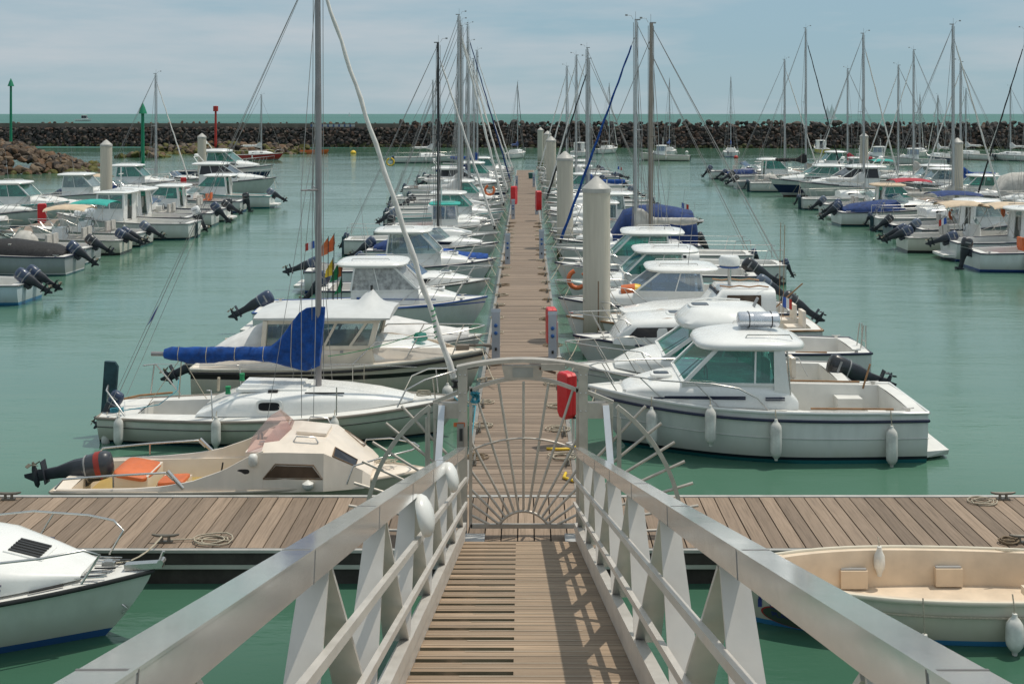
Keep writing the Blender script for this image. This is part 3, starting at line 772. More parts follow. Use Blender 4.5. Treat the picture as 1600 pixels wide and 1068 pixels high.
# ------------------------------------------------------------------ setting
def structure(o): o['kind'] = 'structure'; return o
def build_setting():
    # water of the basin and open sea beyond the breakwater
    m, nt, b = _nt('harbour_water')
    tc = N(nt, 'ShaderNodeTexCoord')
    v1 = coords(nt, (.55, 1.7, 1)); v2 = coords(nt, (1.8, 6.5, 1)); v3 = coords(nt, (.05, .12, 1)); n4 = noise(nt, coords(nt, (.22, 1.1, 1)), 1.0, 2)
    n1 = noise(nt, v1, 1.0, 3, .5); n2 = noise(nt, v2, 1.3, 4, .6); n3 = noise(nt, v3, 1.0, 3)
    h = math_(nt, 'ADD', math_(nt, 'ADD', math_(nt, 'MULTIPLY', n1, .45), math_(nt, 'MULTIPLY', n4, .6)), math_(nt, 'MULTIPLY', n2, .32))
    amp = ramp(nt, n3, [(.40, (.35,.35,.35)), (.62, (1,1,1))])
    h = math_(nt, 'MULTIPLY', h, amp)
    nt.nodes.remove(b); df = N(nt, 'ShaderNodeBsdfDiffuse')
    lw0 = N(nt, 'ShaderNodeLayerWeight'); lw0.inputs[0].default_value = .5    # colour by view angle: deep green looking down, dock shade included; milky at a slant
    MILK = N(nt, 'ShaderNodeMix', data_type='RGBA'); MILK.inputs[6].default_value = (.012, .060, .030, 1); L(nt, ramp(nt, lw0.outputs['Facing'], [(.45, (0,0,0)), (.72, (1,1,1))]), MILK.inputs[0]); L(nt, MILK.outputs[2], df.inputs[0])
    gl = N(nt, 'ShaderNodeBsdfGlossy'); gl.inputs['Roughness'].default_value = .05; gl.inputs[0].default_value = (.97, .98, .95, 1)
    L(nt, ramp(nt, n3, [(.3, (.068, .160, .108)), (.7, (.092, .200, .142))]), MILK.inputs[7])
    bp = N(nt, 'ShaderNodeBump'); bp.inputs['Strength'].default_value = .5; bp.inputs['Distance'].default_value = .10; L(nt, h, bp.inputs['Height']); L(nt, bp.outputs[0], gl.inputs['Normal'])
    lw = N(nt, 'ShaderNodeLayerWeight'); lw.inputs[0].default_value = .5     # turbid water: milky body below, sky and hulls mirrored more and more at grazing angles
    fr = ramp(nt, lw.outputs['Facing'], [(.30, (.03,)*3), (.55, (.06,)*3), (.70, (.20,)*3), (.80, (.42,)*3), (.88, (.56,)*3), (.96, (.72,)*3)])
    mx = N(nt, 'ShaderNodeMixShader'); L(nt, fr, mx.inputs[0]); L(nt, df.outputs[0], mx.inputs[1]); L(nt, gl.outputs[0], mx.inputs[2]); L(nt, mx.outputs[0], nt.nodes['Material Output'].inputs[0])
    g = MB(); g.quad((-700, -60, 0), (700, -60, 0), (700, 215, 0), (-700, 215, 0)); structure(g.build('harbour_water', m, None, 0))
    m, nt, b = _nt('open_sea')
    n1 = noise(nt, coords(nt, (.12, .35, 1)), 1.0, 6, .65); n3 = noise(nt, coords(nt, (.0012, .010, 1)), 1.0, 5, .6)
    L(nt, ramp(nt, n3, [(.38, (.045, .135, .125)), (.5, (.085, .20, .17)), (.62, (.05, .14, .15))]), b.inputs['Base Color'])
    b.inputs['Roughness'].default_value = .5; b.inputs['IOR'].default_value = 1.33; b.inputs['Specular IOR Level'].default_value = .25
    bump(nt, b, n1, 1, 1.2)
    g = MB(); g.quad((-30000, 215, -.05), (30000, 215, -.05), (30000, 60000, -.05), (-30000, 60000, -.05)); structure(g.build('open_sea', m, None, 0))

ROCKD = [mat('basalt_%s' % n, c, .85, var=.45, sc=1.1, bmp=.8, bsc=6) for n, c in (('dark', (.032,.026,.024)), ('brown', (.06,.042,.032)), ('grey', (.052,.046,.044)), ('rust', (.08,.046,.032)), ('pale', (.10,.08,.065)), ('weed', (.05,.052,.015)))]
ROCKL = [mat('boulder_%s' % n, c, .85, var=.4, sc=1.0, bmp=.8, bsc=6) for n, c in (('tan', (.15,.105,.065)), ('brown', (.085,.058,.038)), ('grey', (.11,.088,.068)), ('rust', (.14,.08,.042)), ('dark', (.045,.036,.03)), ('weed', (.09,.085,.015)))]
def ico():
    t = (1+5**.5)/2
    v = [Vector(p).normalized() for p in ((-1,t,0),(1,t,0),(-1,-t,0),(1,-t,0),(0,-1,t),(0,1,t),(0,-1,-t),(0,1,-t),(t,0,-1),(t,0,1),(-t,0,-1),(-t,0,1))]
    f = [(0,11,5),(0,5,1),(0,1,7),(0,7,10),(0,10,11),(1,5,9),(5,11,4),(11,10,2),(10,7,6),(7,1,8),(3,9,4),(3,4,2),(3,2,6),(3,6,8),(3,8,9),(4,9,5),(2,4,11),(6,2,10),(8,6,7),(9,8,1)]
    for _ in range(1):
        c = {}; nf = []
        def md(a, b):
            k = (min(a,b), max(a,b))
            if k not in c: c[k] = len(v); v.append(((v[a]+v[b])/2).normalized())
            return c[k]
        for a, b, d in f:
            x, y, z = md(a,b), md(b,d), md(d,a); nf += [(a,x,z),(b,y,x),(d,z,y),(x,y,z)]
        f = nf
    return v, f
ICO = ico()
def rock(b, c, s, r, mi):
    ax = [Vector((r.gauss(0,1), r.gauss(0,1), r.gauss(0,1))).normalized() for _ in range(11)]
    cut = [r.uniform(.48, .78) for _ in ax]
    M = Matrix.Rotation(r.uniform(0, 6.3), 3, Vector((r.random(), r.random(), r.random()+.01)).normalized())
    sc = Vector((s*r.uniform(.8, 1.35), s*r.uniform(.7, 1.1), s*r.uniform(.6, .95)))
    vs = []
    for p in ICO[0]:
        q = p.copy()
        for a, k in zip(ax, cut):
            d = q.dot(a)
            if d > k: q = q - a*(d-k)
        q = Vector((q.x*sc.x, q.y*sc.y, q.z*sc.z)); vs.append(M @ q + Vector(c))
    b.add(vs, ICO[1], mi)
def pick(r, w): 
    x = r.random()*sum(w)
    for i, k in enumerate(w):
        x -= k
        if x < 0: return i
    return 0
def build_breakwater():
    r = random.Random(3)
    root = empty('breakwater', (0, 210, 0), 0, 'long dark wall of piled basalt blocks closing off the harbour from the sea', 'breakwater')
    def yb(x): return 226 - .105*(x+98) if x < 0 else 215.7 - .085*x
    b = MB(); x = -150.0
    while x < 150:
        Y = yb(x)
        for row in range(9):
            for k in range(2):
                z = -.3 + row*.52 + r.uniform(-.13, .13); xx = x + r.uniform(-.3, .3) + .5*k
                if x < -24 and z > 3.6: continue
                rock(b, (xx, Y + z*.38 + r.uniform(-.12, .12) - 210, z), r.uniform(.44, .74), r, 5 if z < .5 and r.random() < .5 else pick(r, (5, 4, 4, 2, 1.2)))
        if x >= -24:
            for k in range(2): rock(b, (x + r.uniform(-.6, .6), Y + 1.9 - 210, 4.4 + r.uniform(-.45, .5)), r.uniform(.4, .85), r, pick(r, (3, 3, 4, 1, 3)))
        x += 1.0
    b.build('rock_armour', ROCKD, root, 0)['kind'] = 'stuff'
    c = MB()
    for x0, x1 in ((-170, -100), (-100, -24), (-24, 160)):
        y0, y1 = yb(x0)+2.0-210, yb(x1)+2.0-210; zt = 4.55 if x1 <= -24 else 3.9
        c.hexa([(x0, y0, -1), (x1, y1, -1), (x1, y1+5, -1), (x0, y0+5, -1)], [(x0, y0, zt), (x1, y1, zt), (x1, y1+5, zt), (x0, y0+5, zt)])
    c.build('wall_core', mat('breakwater_concrete', (.13, .11, .09), .9, var=.35, sc=.3, bmp=.4, bsc=3), root, 0)
    c = MB(); 
    for x0, x1 in ((-170, -100), (-100, -24)):
        y0, y1 = yb(x0)+1.55-210, yb(x1)+1.55-210
        c.hexa([(x0, y0, 3.75), (x1, y1, 3.75), (x1, y1+1, 3.75), (x0, y0+1, 3.75)], [(x0, y0, 4.62), (x1, y1, 4.62), (x1, y1+1, 4.62), (x0, y0+1, 4.62)])
    c.build('parapet', mat('parapet_concrete', (.16, .135, .11), .9, var=.35, sc=.6, bmp=.3, bsc=6), root, 0)
    e = MB(); x = -150
    while x < 150:
        if r.random() < .6: rock(e, (x, yb(x)+6.4-210+r.uniform(0, .6), 4.2 + (.35 if x < -24 else .2)), r.uniform(.3, .55), r, pick(r, (0, 2, 3, 2, 4)))
        x += 1.3
    e.build('crest_boulders', ROCKL, root, 0)['kind'] = 'stuff'
    # long faded sign painted along the parapet
    s = MB(); x0, x1 = gx(473, 214), gx(546, 214)
    for i in range(24):
        a = x0+(x1-x0)*i/24; w = (x1-x0)/24
        ya = yb(a)+1.53-210; s.quad((a, ya, 3.95), (a+w, ya-.105*w, 3.95), (a+w, ya-.105*w, 4.42), (a, ya, 4.42), mi=0 if i % 3 else 1)
    s.build('painted_notice', [mat('notice_white', (.45,.45,.43), .8), mat('notice_blue', (.08,.12,.25), .8)], root, 0)
def heap(name, label, pts, hfun, seed, n, smin, smax, wts, cat='rock groyne'):
    r = random.Random(seed); b = MB(); cx = sum(p[0] for p in pts)/len(pts); cy = sum(p[1] for p in pts)/len(pts)
    x0, x1 = min(p[0] for p in pts), max(p[0] for p in pts); y0, y1 = min(p[1] for p in pts), max(p[1] for p in pts)
    k = 0; tries = 0
    while k < n and tries < n*20:
        tries += 1
        x, y = r.uniform(x0, x1), r.uniform(y0, y1); h = hfun(x, y)
        if h < -.1: continue
        s = r.uniform(smin, smax)
        rock(b, (x-cx, y-cy, h - s*.35), s, r, 5 if h < .35 and r.random() < .7 else pick(r, wts)); k += 1
    o = b.build(name, ROCKL, None, 0); o.location = (cx, cy, 0); tag(o, label, cat, kind='stuff'); return o

# boards
def boards(name, parent, m, x0, x1, y0, y1, z, pitch, gap, along, seed=0, th=.03):
    """boards laid side by side; `along`=0: boards counted along X (running in Y)"""
    r = random.Random(seed); b = MB()
    a0, a1 = (x0, x1) if along == 0 else (y0, y1)
    n = int((a1-a0)/pitch)
    for i in range(n):
        p = a0 + i*pitch; q = p + pitch - gap; dz = r.uniform(-.003, .003); e = r.uniform(-.006, .006)
        if along == 0: c, d = ((p+q)/2, (y0+y1)/2+e, z-th/2+dz), (q-p, y1-y0, th)
        else: c, d = ((x0+x1)/2+e, (p+q)/2, z-th/2+dz), (x1-x0, q-p, th)
        b.box(c, d)
    return b.build(name, m, parent, 0)
def cleat(loc, rz=0, label='', rope=True):
    t = MB()
    t.box((0, 0, .012), (.20, .07, .024)); 
    for x in (-.05, .05): t.loft([se_ring(x, 0, .02, .025, .025, 1, 8), se_ring(x, 0, .09, .02, .02, 1, 8)])
    t.tube([(-.19, 0, .115), (-.12, 0, .10), (0, 0, .095), (.12, 0, .10), (.19, 0, .115)], [.014, .022, .024, .022, .014], 8)
    o = t.build('mooring_cleat', mat('cleat_grey', (.20, .18, .15), .5, metal=.5), None, 45); o.location = loc; o.rotation_euler = (0, 0, rz)
    return tag(o, label, 'cleat')
def coil(loc, label, m=None, rad=.12, seed=1, n=4, tail=None):
    r = random.Random(seed); b = MB(); pts = []
    for i in range(n*12):
        a = i*2*PI/12; k = 1+.35*math.sin(a*.37+seed)+.1*r.random()
        pts.append((rad*k*math.cos(a)*1.3, rad*k*math.sin(a), .012+.014*(i//12)+.008*math.sin(i*1.3)))
    if tail: pts = [Vector(tail)-Vector(loc), (Vector(tail)-Vector(loc))*.5+Vector((0,0,.02))] + pts
    b.tube(pts, .011, 6); o = b.build('coiled_rope', m or ROPE, None, 60); o.location = loc
    return tag(o, label, 'rope')
def pontoon_main():
    root = empty('pontoon', (-.085, 70, 0), 0, 'long central timber pontoon running from the gate towards the breakwater, boats on both sides', 'pontoon')
    wm = wood_mat('main_pontoon_boards', (.275, .205, .15), 1, .145, 0, .3)
    boards('deck_boards', root, wm, -.86, .86, 17.66-70, 120-70, .50, .145, .012, 1, 5)
    b = MB()
    for s in (1, -1): b.box((s*.90, (17.66+120)/2-70, .40), (.075, 102.3, .21))
    b.build('edge_beam', mat('edge_aluminium', (.33, .31, .28), .5, metal=.5, var=.2, sc=2), root, 0)
    f = MB(); y = 19.0
    while y < 119: f.box((0, y-70, .05), (1.5, 1.6, .42)); y += 3.0
    f.box((0, 69-70, .30), (1.66, 102, .12))
    f.build('floats', FLOAT, root, 0)
def pontoon_cross():
    root = empty('pontoon', (0, 16.5, 0), 0, 'timber walkway pontoon crossing the foreground under the foot of the gangway', 'pontoon')
    wl = wood_mat('cross_pontoon_boards', (.29, .212, .15), 0, .235, -17.5, .42)
    boards('deck_boards', root, wl, -17.5, 18, 15.50-16.5, 17.53-16.5, .50, .235, .018, 0, 8)
    b = MB()
    b.box((.25, 17.585-16.5, .415), (35.6, .085, .19)); b.box((.25, 15.44-16.5, .485), (35.6, .07, .04)); b.box((.25, 15.47-16.5, .26), (35.6, .06, .06))
    b.build('edge_beam', mat('edge_pale', (.52, .50, .46), .45, metal=.5, var=.15, sc=2), root, 0)
    c = MB(); c.box((.25, 15.455-16.5, .375), (35.6, .05, .15)); c.box((.25, 15.53-16.5, -.05), (35.3, .03, .55)); c.build('rubbing_strake', mat('strake_dark', (.05, .043, .036), .8, var=.4, sc=2), root, 0)  # low box: dark skirt added to make the shaded gap under the dock black
    f = MB(); 
    for x in range(-16, 18, 4): f.box((x, 0, .05), (2.6, 1.85, .5))
    f.box((.25, 0, .33), (35.4, 1.9, .13)); f.build('floats', FLOAT, root, 0)

GA = -.00686; TS = .266
def gpt(x0, Y, h):       # point of the gangway: x0 across, Y along, h above its deck
    return Vector((x0 + GA*Y, Y, 4.72 - TS*Y + h))
def gangway():
    root = empty('gangway', (0, 15.5, .6), 0, 'sloping aluminium gangway with timber deck and truss sides leading down to the gate', 'gangway')
    off = Vector((0, 15.5, .6))
    def put(b, n, m, sm=35, par=None): b.v = [p-off for p in b.v]; return b.build(n, m, par or root, sm)
    Y0, Y1 = 1.2, 15.42; cw = .026
    # deck boards: slotted on the left half
    wm = wood_mat('gangway_boards', (.38, .275, .185), 1, .196, -15.5, .30)
    b = MB(); st = MB(); Y = Y1; k = 0
    def slab(bb, xa, xb, ya, yb, h0, h1):
        bb.hexa([gpt(xa, ya, h0), gpt(xb, ya, h0), gpt(xb, yb, h0), gpt(xa, yb, h0)], [gpt(xa, ya, h1), gpt(xb, ya, h1), gpt(xb, yb, h1), gpt(xa, yb, h1)])
    while Y > Y0:
        xl, xr = cw-.775, cw+.775
        if k % 2 == 0:
            slab(b, xl, xr, Y-.192, Y, -.035, 0)
            slab(st, xl+.35, xr-.28, Y-.045, Y-.022, .0005, .004)
            slab(st, xl+.02, xr-.02, Y-.19, Y-.176, .0005, .003)
        else:
            slab(b, cw-.06, xr, Y-.192, Y, -.035, 0)
            slab(b, xl, cw-.06, Y-.082, Y, -.035, 0)
        Y -= .196; k += 1
    put(b, 'deck_boards', wm, 0); put(st, 'grip_strip', mat('grip_strip', (.46, .38, .29), .8, var=.2), 0)
    j = MB()
    for x in (-.5, .5, 0): j.bar(gpt(cw+x, Y0, -.10), gpt(cw+x, Y1, -.10), .06, .10)
    for x in (cw-.83, cw+.83): j.bar(gpt(x, Y0, -.08), gpt(x, Y1+.05, -.08), .12, .30)
    put(j, 'deck_frame', POSTM, 0)
    # sills, handrails, mid rails and zigzag plates
    for s, sn in ((-1, 0), (1, 1)):
        xi = cw + s*.746
        c = MB(); c.bar(gpt(xi+s*.04, Y0, .20), gpt(xi+s*.04, Y1+.1, .20), .08, .10)
        c.bar(gpt(xi+s*.03, Y0, .10), gpt(xi+s*.03, Y1+.1, .10), .03, .16)
        put(c, 'bottom_chord', POSTM, 0)
        h = MB(); rh, rc = (.112, 1.235) if s < 0 else (.098, 1.242); h.bar(gpt(xi+s*.0575, Y0-.8, rc), gpt(xi+s*.0575, Y1+.16, rc), .116, rh)
        ho = put(h, 'handrail', RAILM, 0)
        for q in range(7):
            Yj = Y0+.9+1.85*q; j_ = MB(); j_.bar(gpt(xi+s*.0575, Yj, rc), gpt(xi+s*.0575, Yj+.008, rc), .1195, rh+.0035); put(j_, 'rail_joint', mat('joint_dark', (.25,.24,.23), .5, metal=.5), 0, ho)
        lip = MB(); lip.bar(gpt(xi+s*.004, Y0-.8, 1.294), gpt(xi+s*.004, Y1+.16, 1.294), .012, .008); put(lip, 'handrail_lip', RAILM, 0)
        for q in (.52, .86):
            m_ = MB(); m_.bar(gpt(xi+s*.0, Y0, q), gpt(xi+s*.0, Y1+.1, q), .035, .045); put(m_, 'mid_rail', POSTM, 0)
        nd = 7.57 - 1.85*3 if s < 0 else 7.62-1.85*3
        for i in range(8):
            a, t, e = nd+1.85*i, nd+1.85*i+.50, nd+1.85*(i+1)
            if t > Y1: break
            for (p, q, w0, w1, th) in ((a+.03, t-.02, .175, .135, .018), (e-.03 if e < Y1+.1 else Y1+.05, t+.02, .175, .115, .018)):
                z0, z1 = .24, 1.178; X0 = xi+s*.016; 
                A = [gpt(X0, p, z0), gpt(X0+s*w0, p, z0), gpt(X0+s*w1*.80, q, z1), gpt(X0, q, z1)]
                n = (A[1]-A[0]).cross(A[3]-A[0]).normalized()*th
                b2 = MB(); b2.plate(A, n); 
                put(b2, 'truss_plate', POSTM, 0)
    # round deck lights on the left hand truss
    for px, py in ((663.5, 806), (722, 746)):
        Y = {663.5: 8.0, 722: 11.2}[px]
        z = gz(py, Y)
        d = MB(); d.lathe([(.145, 0), (.15, .015), (.148, .04), (.125, .068), (.07, .09), (.02, .097), (0, .098)], 24)
        d.xf(Matrix.Translation((xi_l(Y)+.01, Y, z)) @ Matrix.Rotation(R(90), 4, 'Y') @ Matrix.Rotation(R(-15), 4, 'Y'))
        put(d, 'dome_light', mat('opal_lamp', (.78, .78, .75), .3, var=.03), 60)
def xi_l(Y): return .026-.746+GA*Y+.01

GY = 15.97; GS = GY/FPX
def gate():
    def X(px): return (px-822)*GS
    def Z(py): return EYE-(py-178)*GS
    off = Vector((-.03, GY, .55))
    por = empty('gate_portal', off, 0, 'arched galvanised gate portal with two posts at the foot of the gangway', 'gateway')
    def put(b, n, m, par, sm=35): b.v = [p-off for p in b.v]; return b.build(n, m, par, sm)
    for a, c in ((716, 730), (904, 918)):
        b = MB(); b.box(((X(a)+X(c))/2, GY, (Z(574)+.52)/2), (X(c)-X(a), .13, Z(574)-.52)); put(b, 'gate_post', GALV, por, 0)
    def arcpts(x0, x1, y0, ym, n=16, yo=0):
        out = []
        for i in range(n+1):
            u = i/n; px = x0+(x1-x0)*u; py = y0+(ym-y0)*4*u*(1-u); out.append(Vector((X(px), GY+yo, Z(py))))
        return out
    for px_ in (719, 727, 907, 915):
        for py_ in (584, 612, 640, 700, 815):
            b = MB(); b.lathe([(.012, 0), (.012, .008), (.006, .012)], 6); b.xf(Matrix.Translation((X(px_), GY-.066, Z(py_))) @ Matrix.Rotation(R(90), 4, 'X')); put(b, 'bolt_head', STEEL, por, 0)
    b = MB(); P = arcpts(714, 920, 574.5, 562)
    b.ribbon(P, .15, .055)
    put(b, 'arch', GALV, por, 0)
    b = MB(); b.plate([(X(784), GY-.03, Z(570)), (X(850), GY-.03, Z(570)), (X(845), GY-.03, Z(592)), (X(789), GY-.03, Z(592))], (0, .06, 0)); pl = put(b, 'header_plate', GALV, por, 0)
    b = MB(); b.box((X(817), GY-.036, Z(581)), (X(832)-X(800), .01, .13)); put(b, 'name_panel', mat('panel_grey', (.42,.40,.36), .5, var=.2), pl, 0)
    b = MB(); b.box((X(864), GY-.06, Z(571)), (.34, .10, .09)); b.bar((X(843), GY-.05, Z(574)), (X(868), GY-.10, Z(580)), .03, .03, 1); put(b, 'door_closer', [GALV, mat('rusty_arm', (.15,.08,.05), .8)], por, 0)
    b = MB(); b.box((X(718), GY-.07, Z(661)), (.16, .012, .06)); put(b, 'orange_sticker', ORANGE, por, 0)
    b = MB(); b.box((X(720), GY-.075, Z(682)), (.10, .03, .42)); b.box((X(721), GY-.095, Z(676)), (.045, .02, .17), 1); put(b, 'keypad_lock', [mat('lock_plate', (.30,.28,.26), .4, metal=.6), TRIMK], por, 0)
    for s, a, c in ((-1, 677, 716), (1, 918, 958)):
        b = MB(); b.box(((X(a)+X(c))/2, GY, Z(640)), (X(c)-X(a), .10, .22))
        o = X(716) if s < 0 else X(918); e = X(677) if s < 0 else X(958)
        b.bar((o, GY, Z(612)), (e, GY, Z(628)), .06, .05); b.box((e-s*.02, GY, (Z(640)+.55)/2), (.035, .04, Z(640)-.55)); b.box((e+s*.10, GY, (Z(652)+.55)/2), (.03, .04, Z(652)-.55))
        put(b, 'side_bracket', GALV, por, 0)
        b = MB(); xx = X(691) if s < 0 else X(946); b.bar((xx, GY-.08, Z(631)), (xx+(-.03 if s < 0 else .05), GY-.50, Z(728)), .09, .05, up=(0,1,0)); put(b, 'white_strut', mat('strut_white', (.70,.72,.76), .4), por, 0)
    b = MB()
    b.box((X(742), GY-.30, .56), (.30, .36, .02)); b.box((X(898), GY-.30, .56), (.30, .36, .02)); put(b, 'threshold_plate', mat('plate_pale', (.55,.55,.54), .5, metal=.4), por, 0)
    # the leaf
    lf = empty('gate', off, 0, 'sunburst patterned steel gate leaf with radiating bars, closed across the pontoon', 'gate')
    b = MB()
    for px in (735.5, 902.5): b.box((X(px), GY, (Z(604)+Z(823))/2), (.045, .045, Z(604)-Z(823)))
    b.box(((X(735)+X(903))/2, GY, Z(821)), (X(903)-X(735), .045, .06)); 
    P = arcpts(735, 903, 610, 590)
    b.ribbon(P, .045, .05)
    put(b, 'frame', GALV, lf, 0)
    def top(px): u = (px-735)/168; return 610-20*4*u*(1-u)
    cx, cy = 818, 846
    b = MB(); P = [Vector((X(cx+46*math.sin(R(a))), GY, Z(cy-48*math.cos(R(a))))) for a in range(-60, 61, 8)]
    b.tube(P, .022, 8); put(b, 'sun_arc', GALV, lf, 60)
    b = MB(); P = [Vector((X(735+168*i/16), GY-.012, Z(703-19*4*(i/16)*(1-i/16)))) for i in range(17)]; b.tube(P, .016, 8); put(b, 'middle_arc', GALV, lf, 60)
    for a in (-72, -63, -54, -45, -36.5, -27.5, -18, -9, 0, 9, 18, 27.5, 36.5, 45, 54, 63, 72):
        dx, dy = math.sin(R(a)), math.cos(R(a)); r0 = 48
        r1 = 400
        if abs(dx) > 1e-6: r1 = min(r1, (903-cx)/dx if dx > 0 else (735-cx)/dx)
        for _ in range(30):
            if cy-r1*dy < top(cx+r1*dx): r1 -= 6
        if cy-r0*dy > 819: r0 = 27/dy
        b = MB(); b.tube([(X(cx+r0*dx), GY, Z(cy-r0*dy)), (X(cx+r1*dx), GY, Z(cy-r1*dy))], .0185, 8); put(b, 'ray_bar', GALV, lf, 60)
    # fan screens either side
    for s in (-1, 1):
        fs = empty('fan_screen', off, 0, 'spiked fan screen %s of the gate, over the %s' % (('left', 'edge where the cream cabin boat lies') if s < 0 else ('right', 'open water beside the wheelhouse boat')), 'fence')
        cx = 818; cy = 835
        def Q(r, a): return Vector((X(cx + s*r*math.cos(R(a))), GY, Z(cy - r*math.sin(R(a)))))
        b = MB(); P = [Q(248, a) for a in range(-14, 55, 4)]
        b.ribbon(P, .06, .06)
        xv = X(cx+s*148); b.box((xv, GY, (Z(636)+.1)/2), (.035, .05, Z(636)-.1)); b.bar(Q(248, -14), (X(cx+s*102), GY, Z(cy+60)), .04, .04)
        put(b, 'fan_frame', GALV, fs, 0)
        for a in (46.5, 39, 31.5, 24.5, 17, 9.5, 2, -5.5, -12):
            r0 = 104/math.cos(R(a)) if True else 0
            b = MB(); b.tube([Q(r0, a), Q(277, a)], .021, 8); put(b, 'spike_bar', GALV, fs, 60)

def pile(x, Y, label, top=4.48, r=.37, rust=False):
    m, nt, b = _nt('pile_steel')
    s = noise(nt, coords(nt, (4, 4, .3)), 2, 5); tc = N(nt, 'ShaderNodeTexCoord'); sx = N(nt, 'ShaderNodeSeparateXYZ'); L(nt, tc.outputs['Object'], sx.inputs[0])
    base = ramp(nt, s, [(.3, (.49,.45,.37)), (.65, (.57,.53,.44))])
    mr = N(nt, 'ShaderNodeMapRange'); L(nt, sx.outputs['Z'], mr.inputs[0]); mr.inputs[1].default_value = .25; mr.inputs[2].default_value = 1.25; mr.inputs[3].default_value = 1; mr.inputs[4].default_value = 0
    base = mixc(nt, math_(nt, 'MULTIPLY', mr.outputs[0], math_(nt, 'ADD', s, .45)), base, (.08, .09, .03, 1))
    base = mixc(nt, math_(nt, 'MULTIPLY', ramp(nt, noise(nt, coords(nt, (7, 7, .5)), 1.5, 6), [(.58, (0,0,0)), (.72, (1,1,1))]), .28), base, (.24, .19, .12, 1))
    if rust:
        st = math_(nt, 'MULTIPLY', math_(nt, 'LESS_THAN', math_(nt, 'ABSOLUTE', math_(nt, 'ADD', math_(nt, 'SUBTRACT', sx.outputs['X'], .03), math_(nt, 'MULTIPLY', s, .01))), .018), math_(nt, 'LESS_THAN', sx.outputs['Z'], 2.05))
        st = math_(nt, 'MULTIPLY', st, math_(nt, 'LESS_THAN', sx.outputs['Y'], 0))
        base = mixc(nt, math_(nt, 'MULTIPLY', st, .8), base, (.17, .075, .02, 1))
    L(nt, base, b.inputs['Base Color']); b.inputs['Roughness'].default_value = .55
    root = empty('mooring_pile', (x, Y, 0), 0, label, 'pile', 'beige mooring piles with conical grey caps')
    s_ = MB(); s_.lathe([(r, -.8), (r, top)], 32); s_.build('pile_shaft', m, root, 40)
    c = MB(); c.lathe([(r+.01, top-.09), (r+.022, top-.09), (r+.022, top+.02), (r-.01, top+.05), (.05, top+.33), (0, top+.34)], 32); c.build('cap', mat('cap_grey', (.42,.41,.38), .5, var=.15, sc=4), root, 40)
    g = MB()
    for s2 in (1, -1): g.box((s2*-.45 if x > 0 else s2*.45, 0, .42), (.05, .9, .08))
    return root

def pedestal(x, Y, label, h=1.25):
    root = empty('service_pedestal', (x, Y, .50), 0, label, 'power pedestal', 'grey blue service pedestals along the central pontoon')
    b = MB(); b.box((0, 0, h/2), (.20, .17, h)); b.build('body', mat('pedestal_grey', (.42, .45, .50), .4, var=.12), root, 30)
    t = MB(); t.hexa([(-.11, -.095, h), (.11, -.095, h), (.11, .095, h), (-.11, .095, h)], [(-.11, -.095, h+.09), (.11, -.095, h+.09), (.11, .095, h+.03), (-.11, .095, h+.03)]); t.build('lamp_head', mat('ped_top', (.5,.55,.62), .3), root, 0)
    for z in (h*.72, h*.56): 
        s = MB(); s.lathe([(.045, 0), (.045, .03), (.03, .045)], 12); s.xf(Matrix.Translation((0, -.085, z)) @ Matrix.Rotation(R(90), 4, 'X')); s.build('power_socket', mat('socket_blue', (.02,.10,.32), .4), root, 40)
    s = MB(); s.box((0, -.09, h*.22), (.05, .04, .07)); s.build('tap', TRIMK, root, 0)
    return root
def lifebox(x, Y, label, z0=1.15, rz=0, sc=1.0, edge=False):
    root = empty('lifebuoy_cabinet', (x, Y, .5), rz, label, 'lifebuoy cabinet', 'red lifebuoy cabinets on posts'); zb = z0-.5
    b = MB(); w, h, d = .40*sc, .98*sc, .26*sc
    prof = [(-w/2+.07, 0), (w/2-.07, 0), (w/2-.01, h*.10), (w/2, h*.55), (w/2, h*.95), (w/2-.05, h), (-w/2+.05, h), (-w/2, h*.95), (-w/2, h*.55), (-w/2+.01, h*.10)]
    b.loft([[Vector((px*k, y, zb+h/2+(pz-h/2)*k)) for px, pz in prof] for y, k in ((-d/2, .94), (-d/2+.02, 1), (0, 1), (.008, .985), (.016, 1), (d/2-.02, 1), (d/2, .94))]); b.build('cabinet', RED, root, 30)
    p = MB(); p.tube([(0, d/2+.03, -.02), (0, d/2+.03, zb+h*.6)], .03, 8); p.box((0, d/2+.03, .01), (.2, .2, .02)); p.build('post', POSTM, root, 40)
    s = MB(); s.box((0, d/2-.03+.0, zb+h*.02), (w*.9, .05, .03)); s.build('hinge', TRIMK, root, 0)
    return root
def beacon(x, Y, top, m, shape, label):
    root = empty('channel_beacon', (x, Y, 0), 0, label, 'beacon')
    b = MB(); b.lathe([(.22, -1), (.22, 1), (.17, top)], 12); b.build('pole', m, root, 50)
    t = MB()
    if shape == 'cone': t.lathe([(.16, top), (.50, top+.02), (.26, top+.75), (.02, top+1.3)], 12)
    else: t.lathe([(.16, top), (.42, top), (.42, top+.85), (.1, top+.9)], 12)
    t.build('topmark', m, root, 40); return root
# ------------------------------------------------------------------ near boats, each built on its own
def place(root, x, y, rz, label, cat='boat', group=None, name=None):
    root.location = (x, y, 0); root.rotation_euler = (0, 0, rz)
    if name: root.name = name
    return tag(root, label, cat, group)

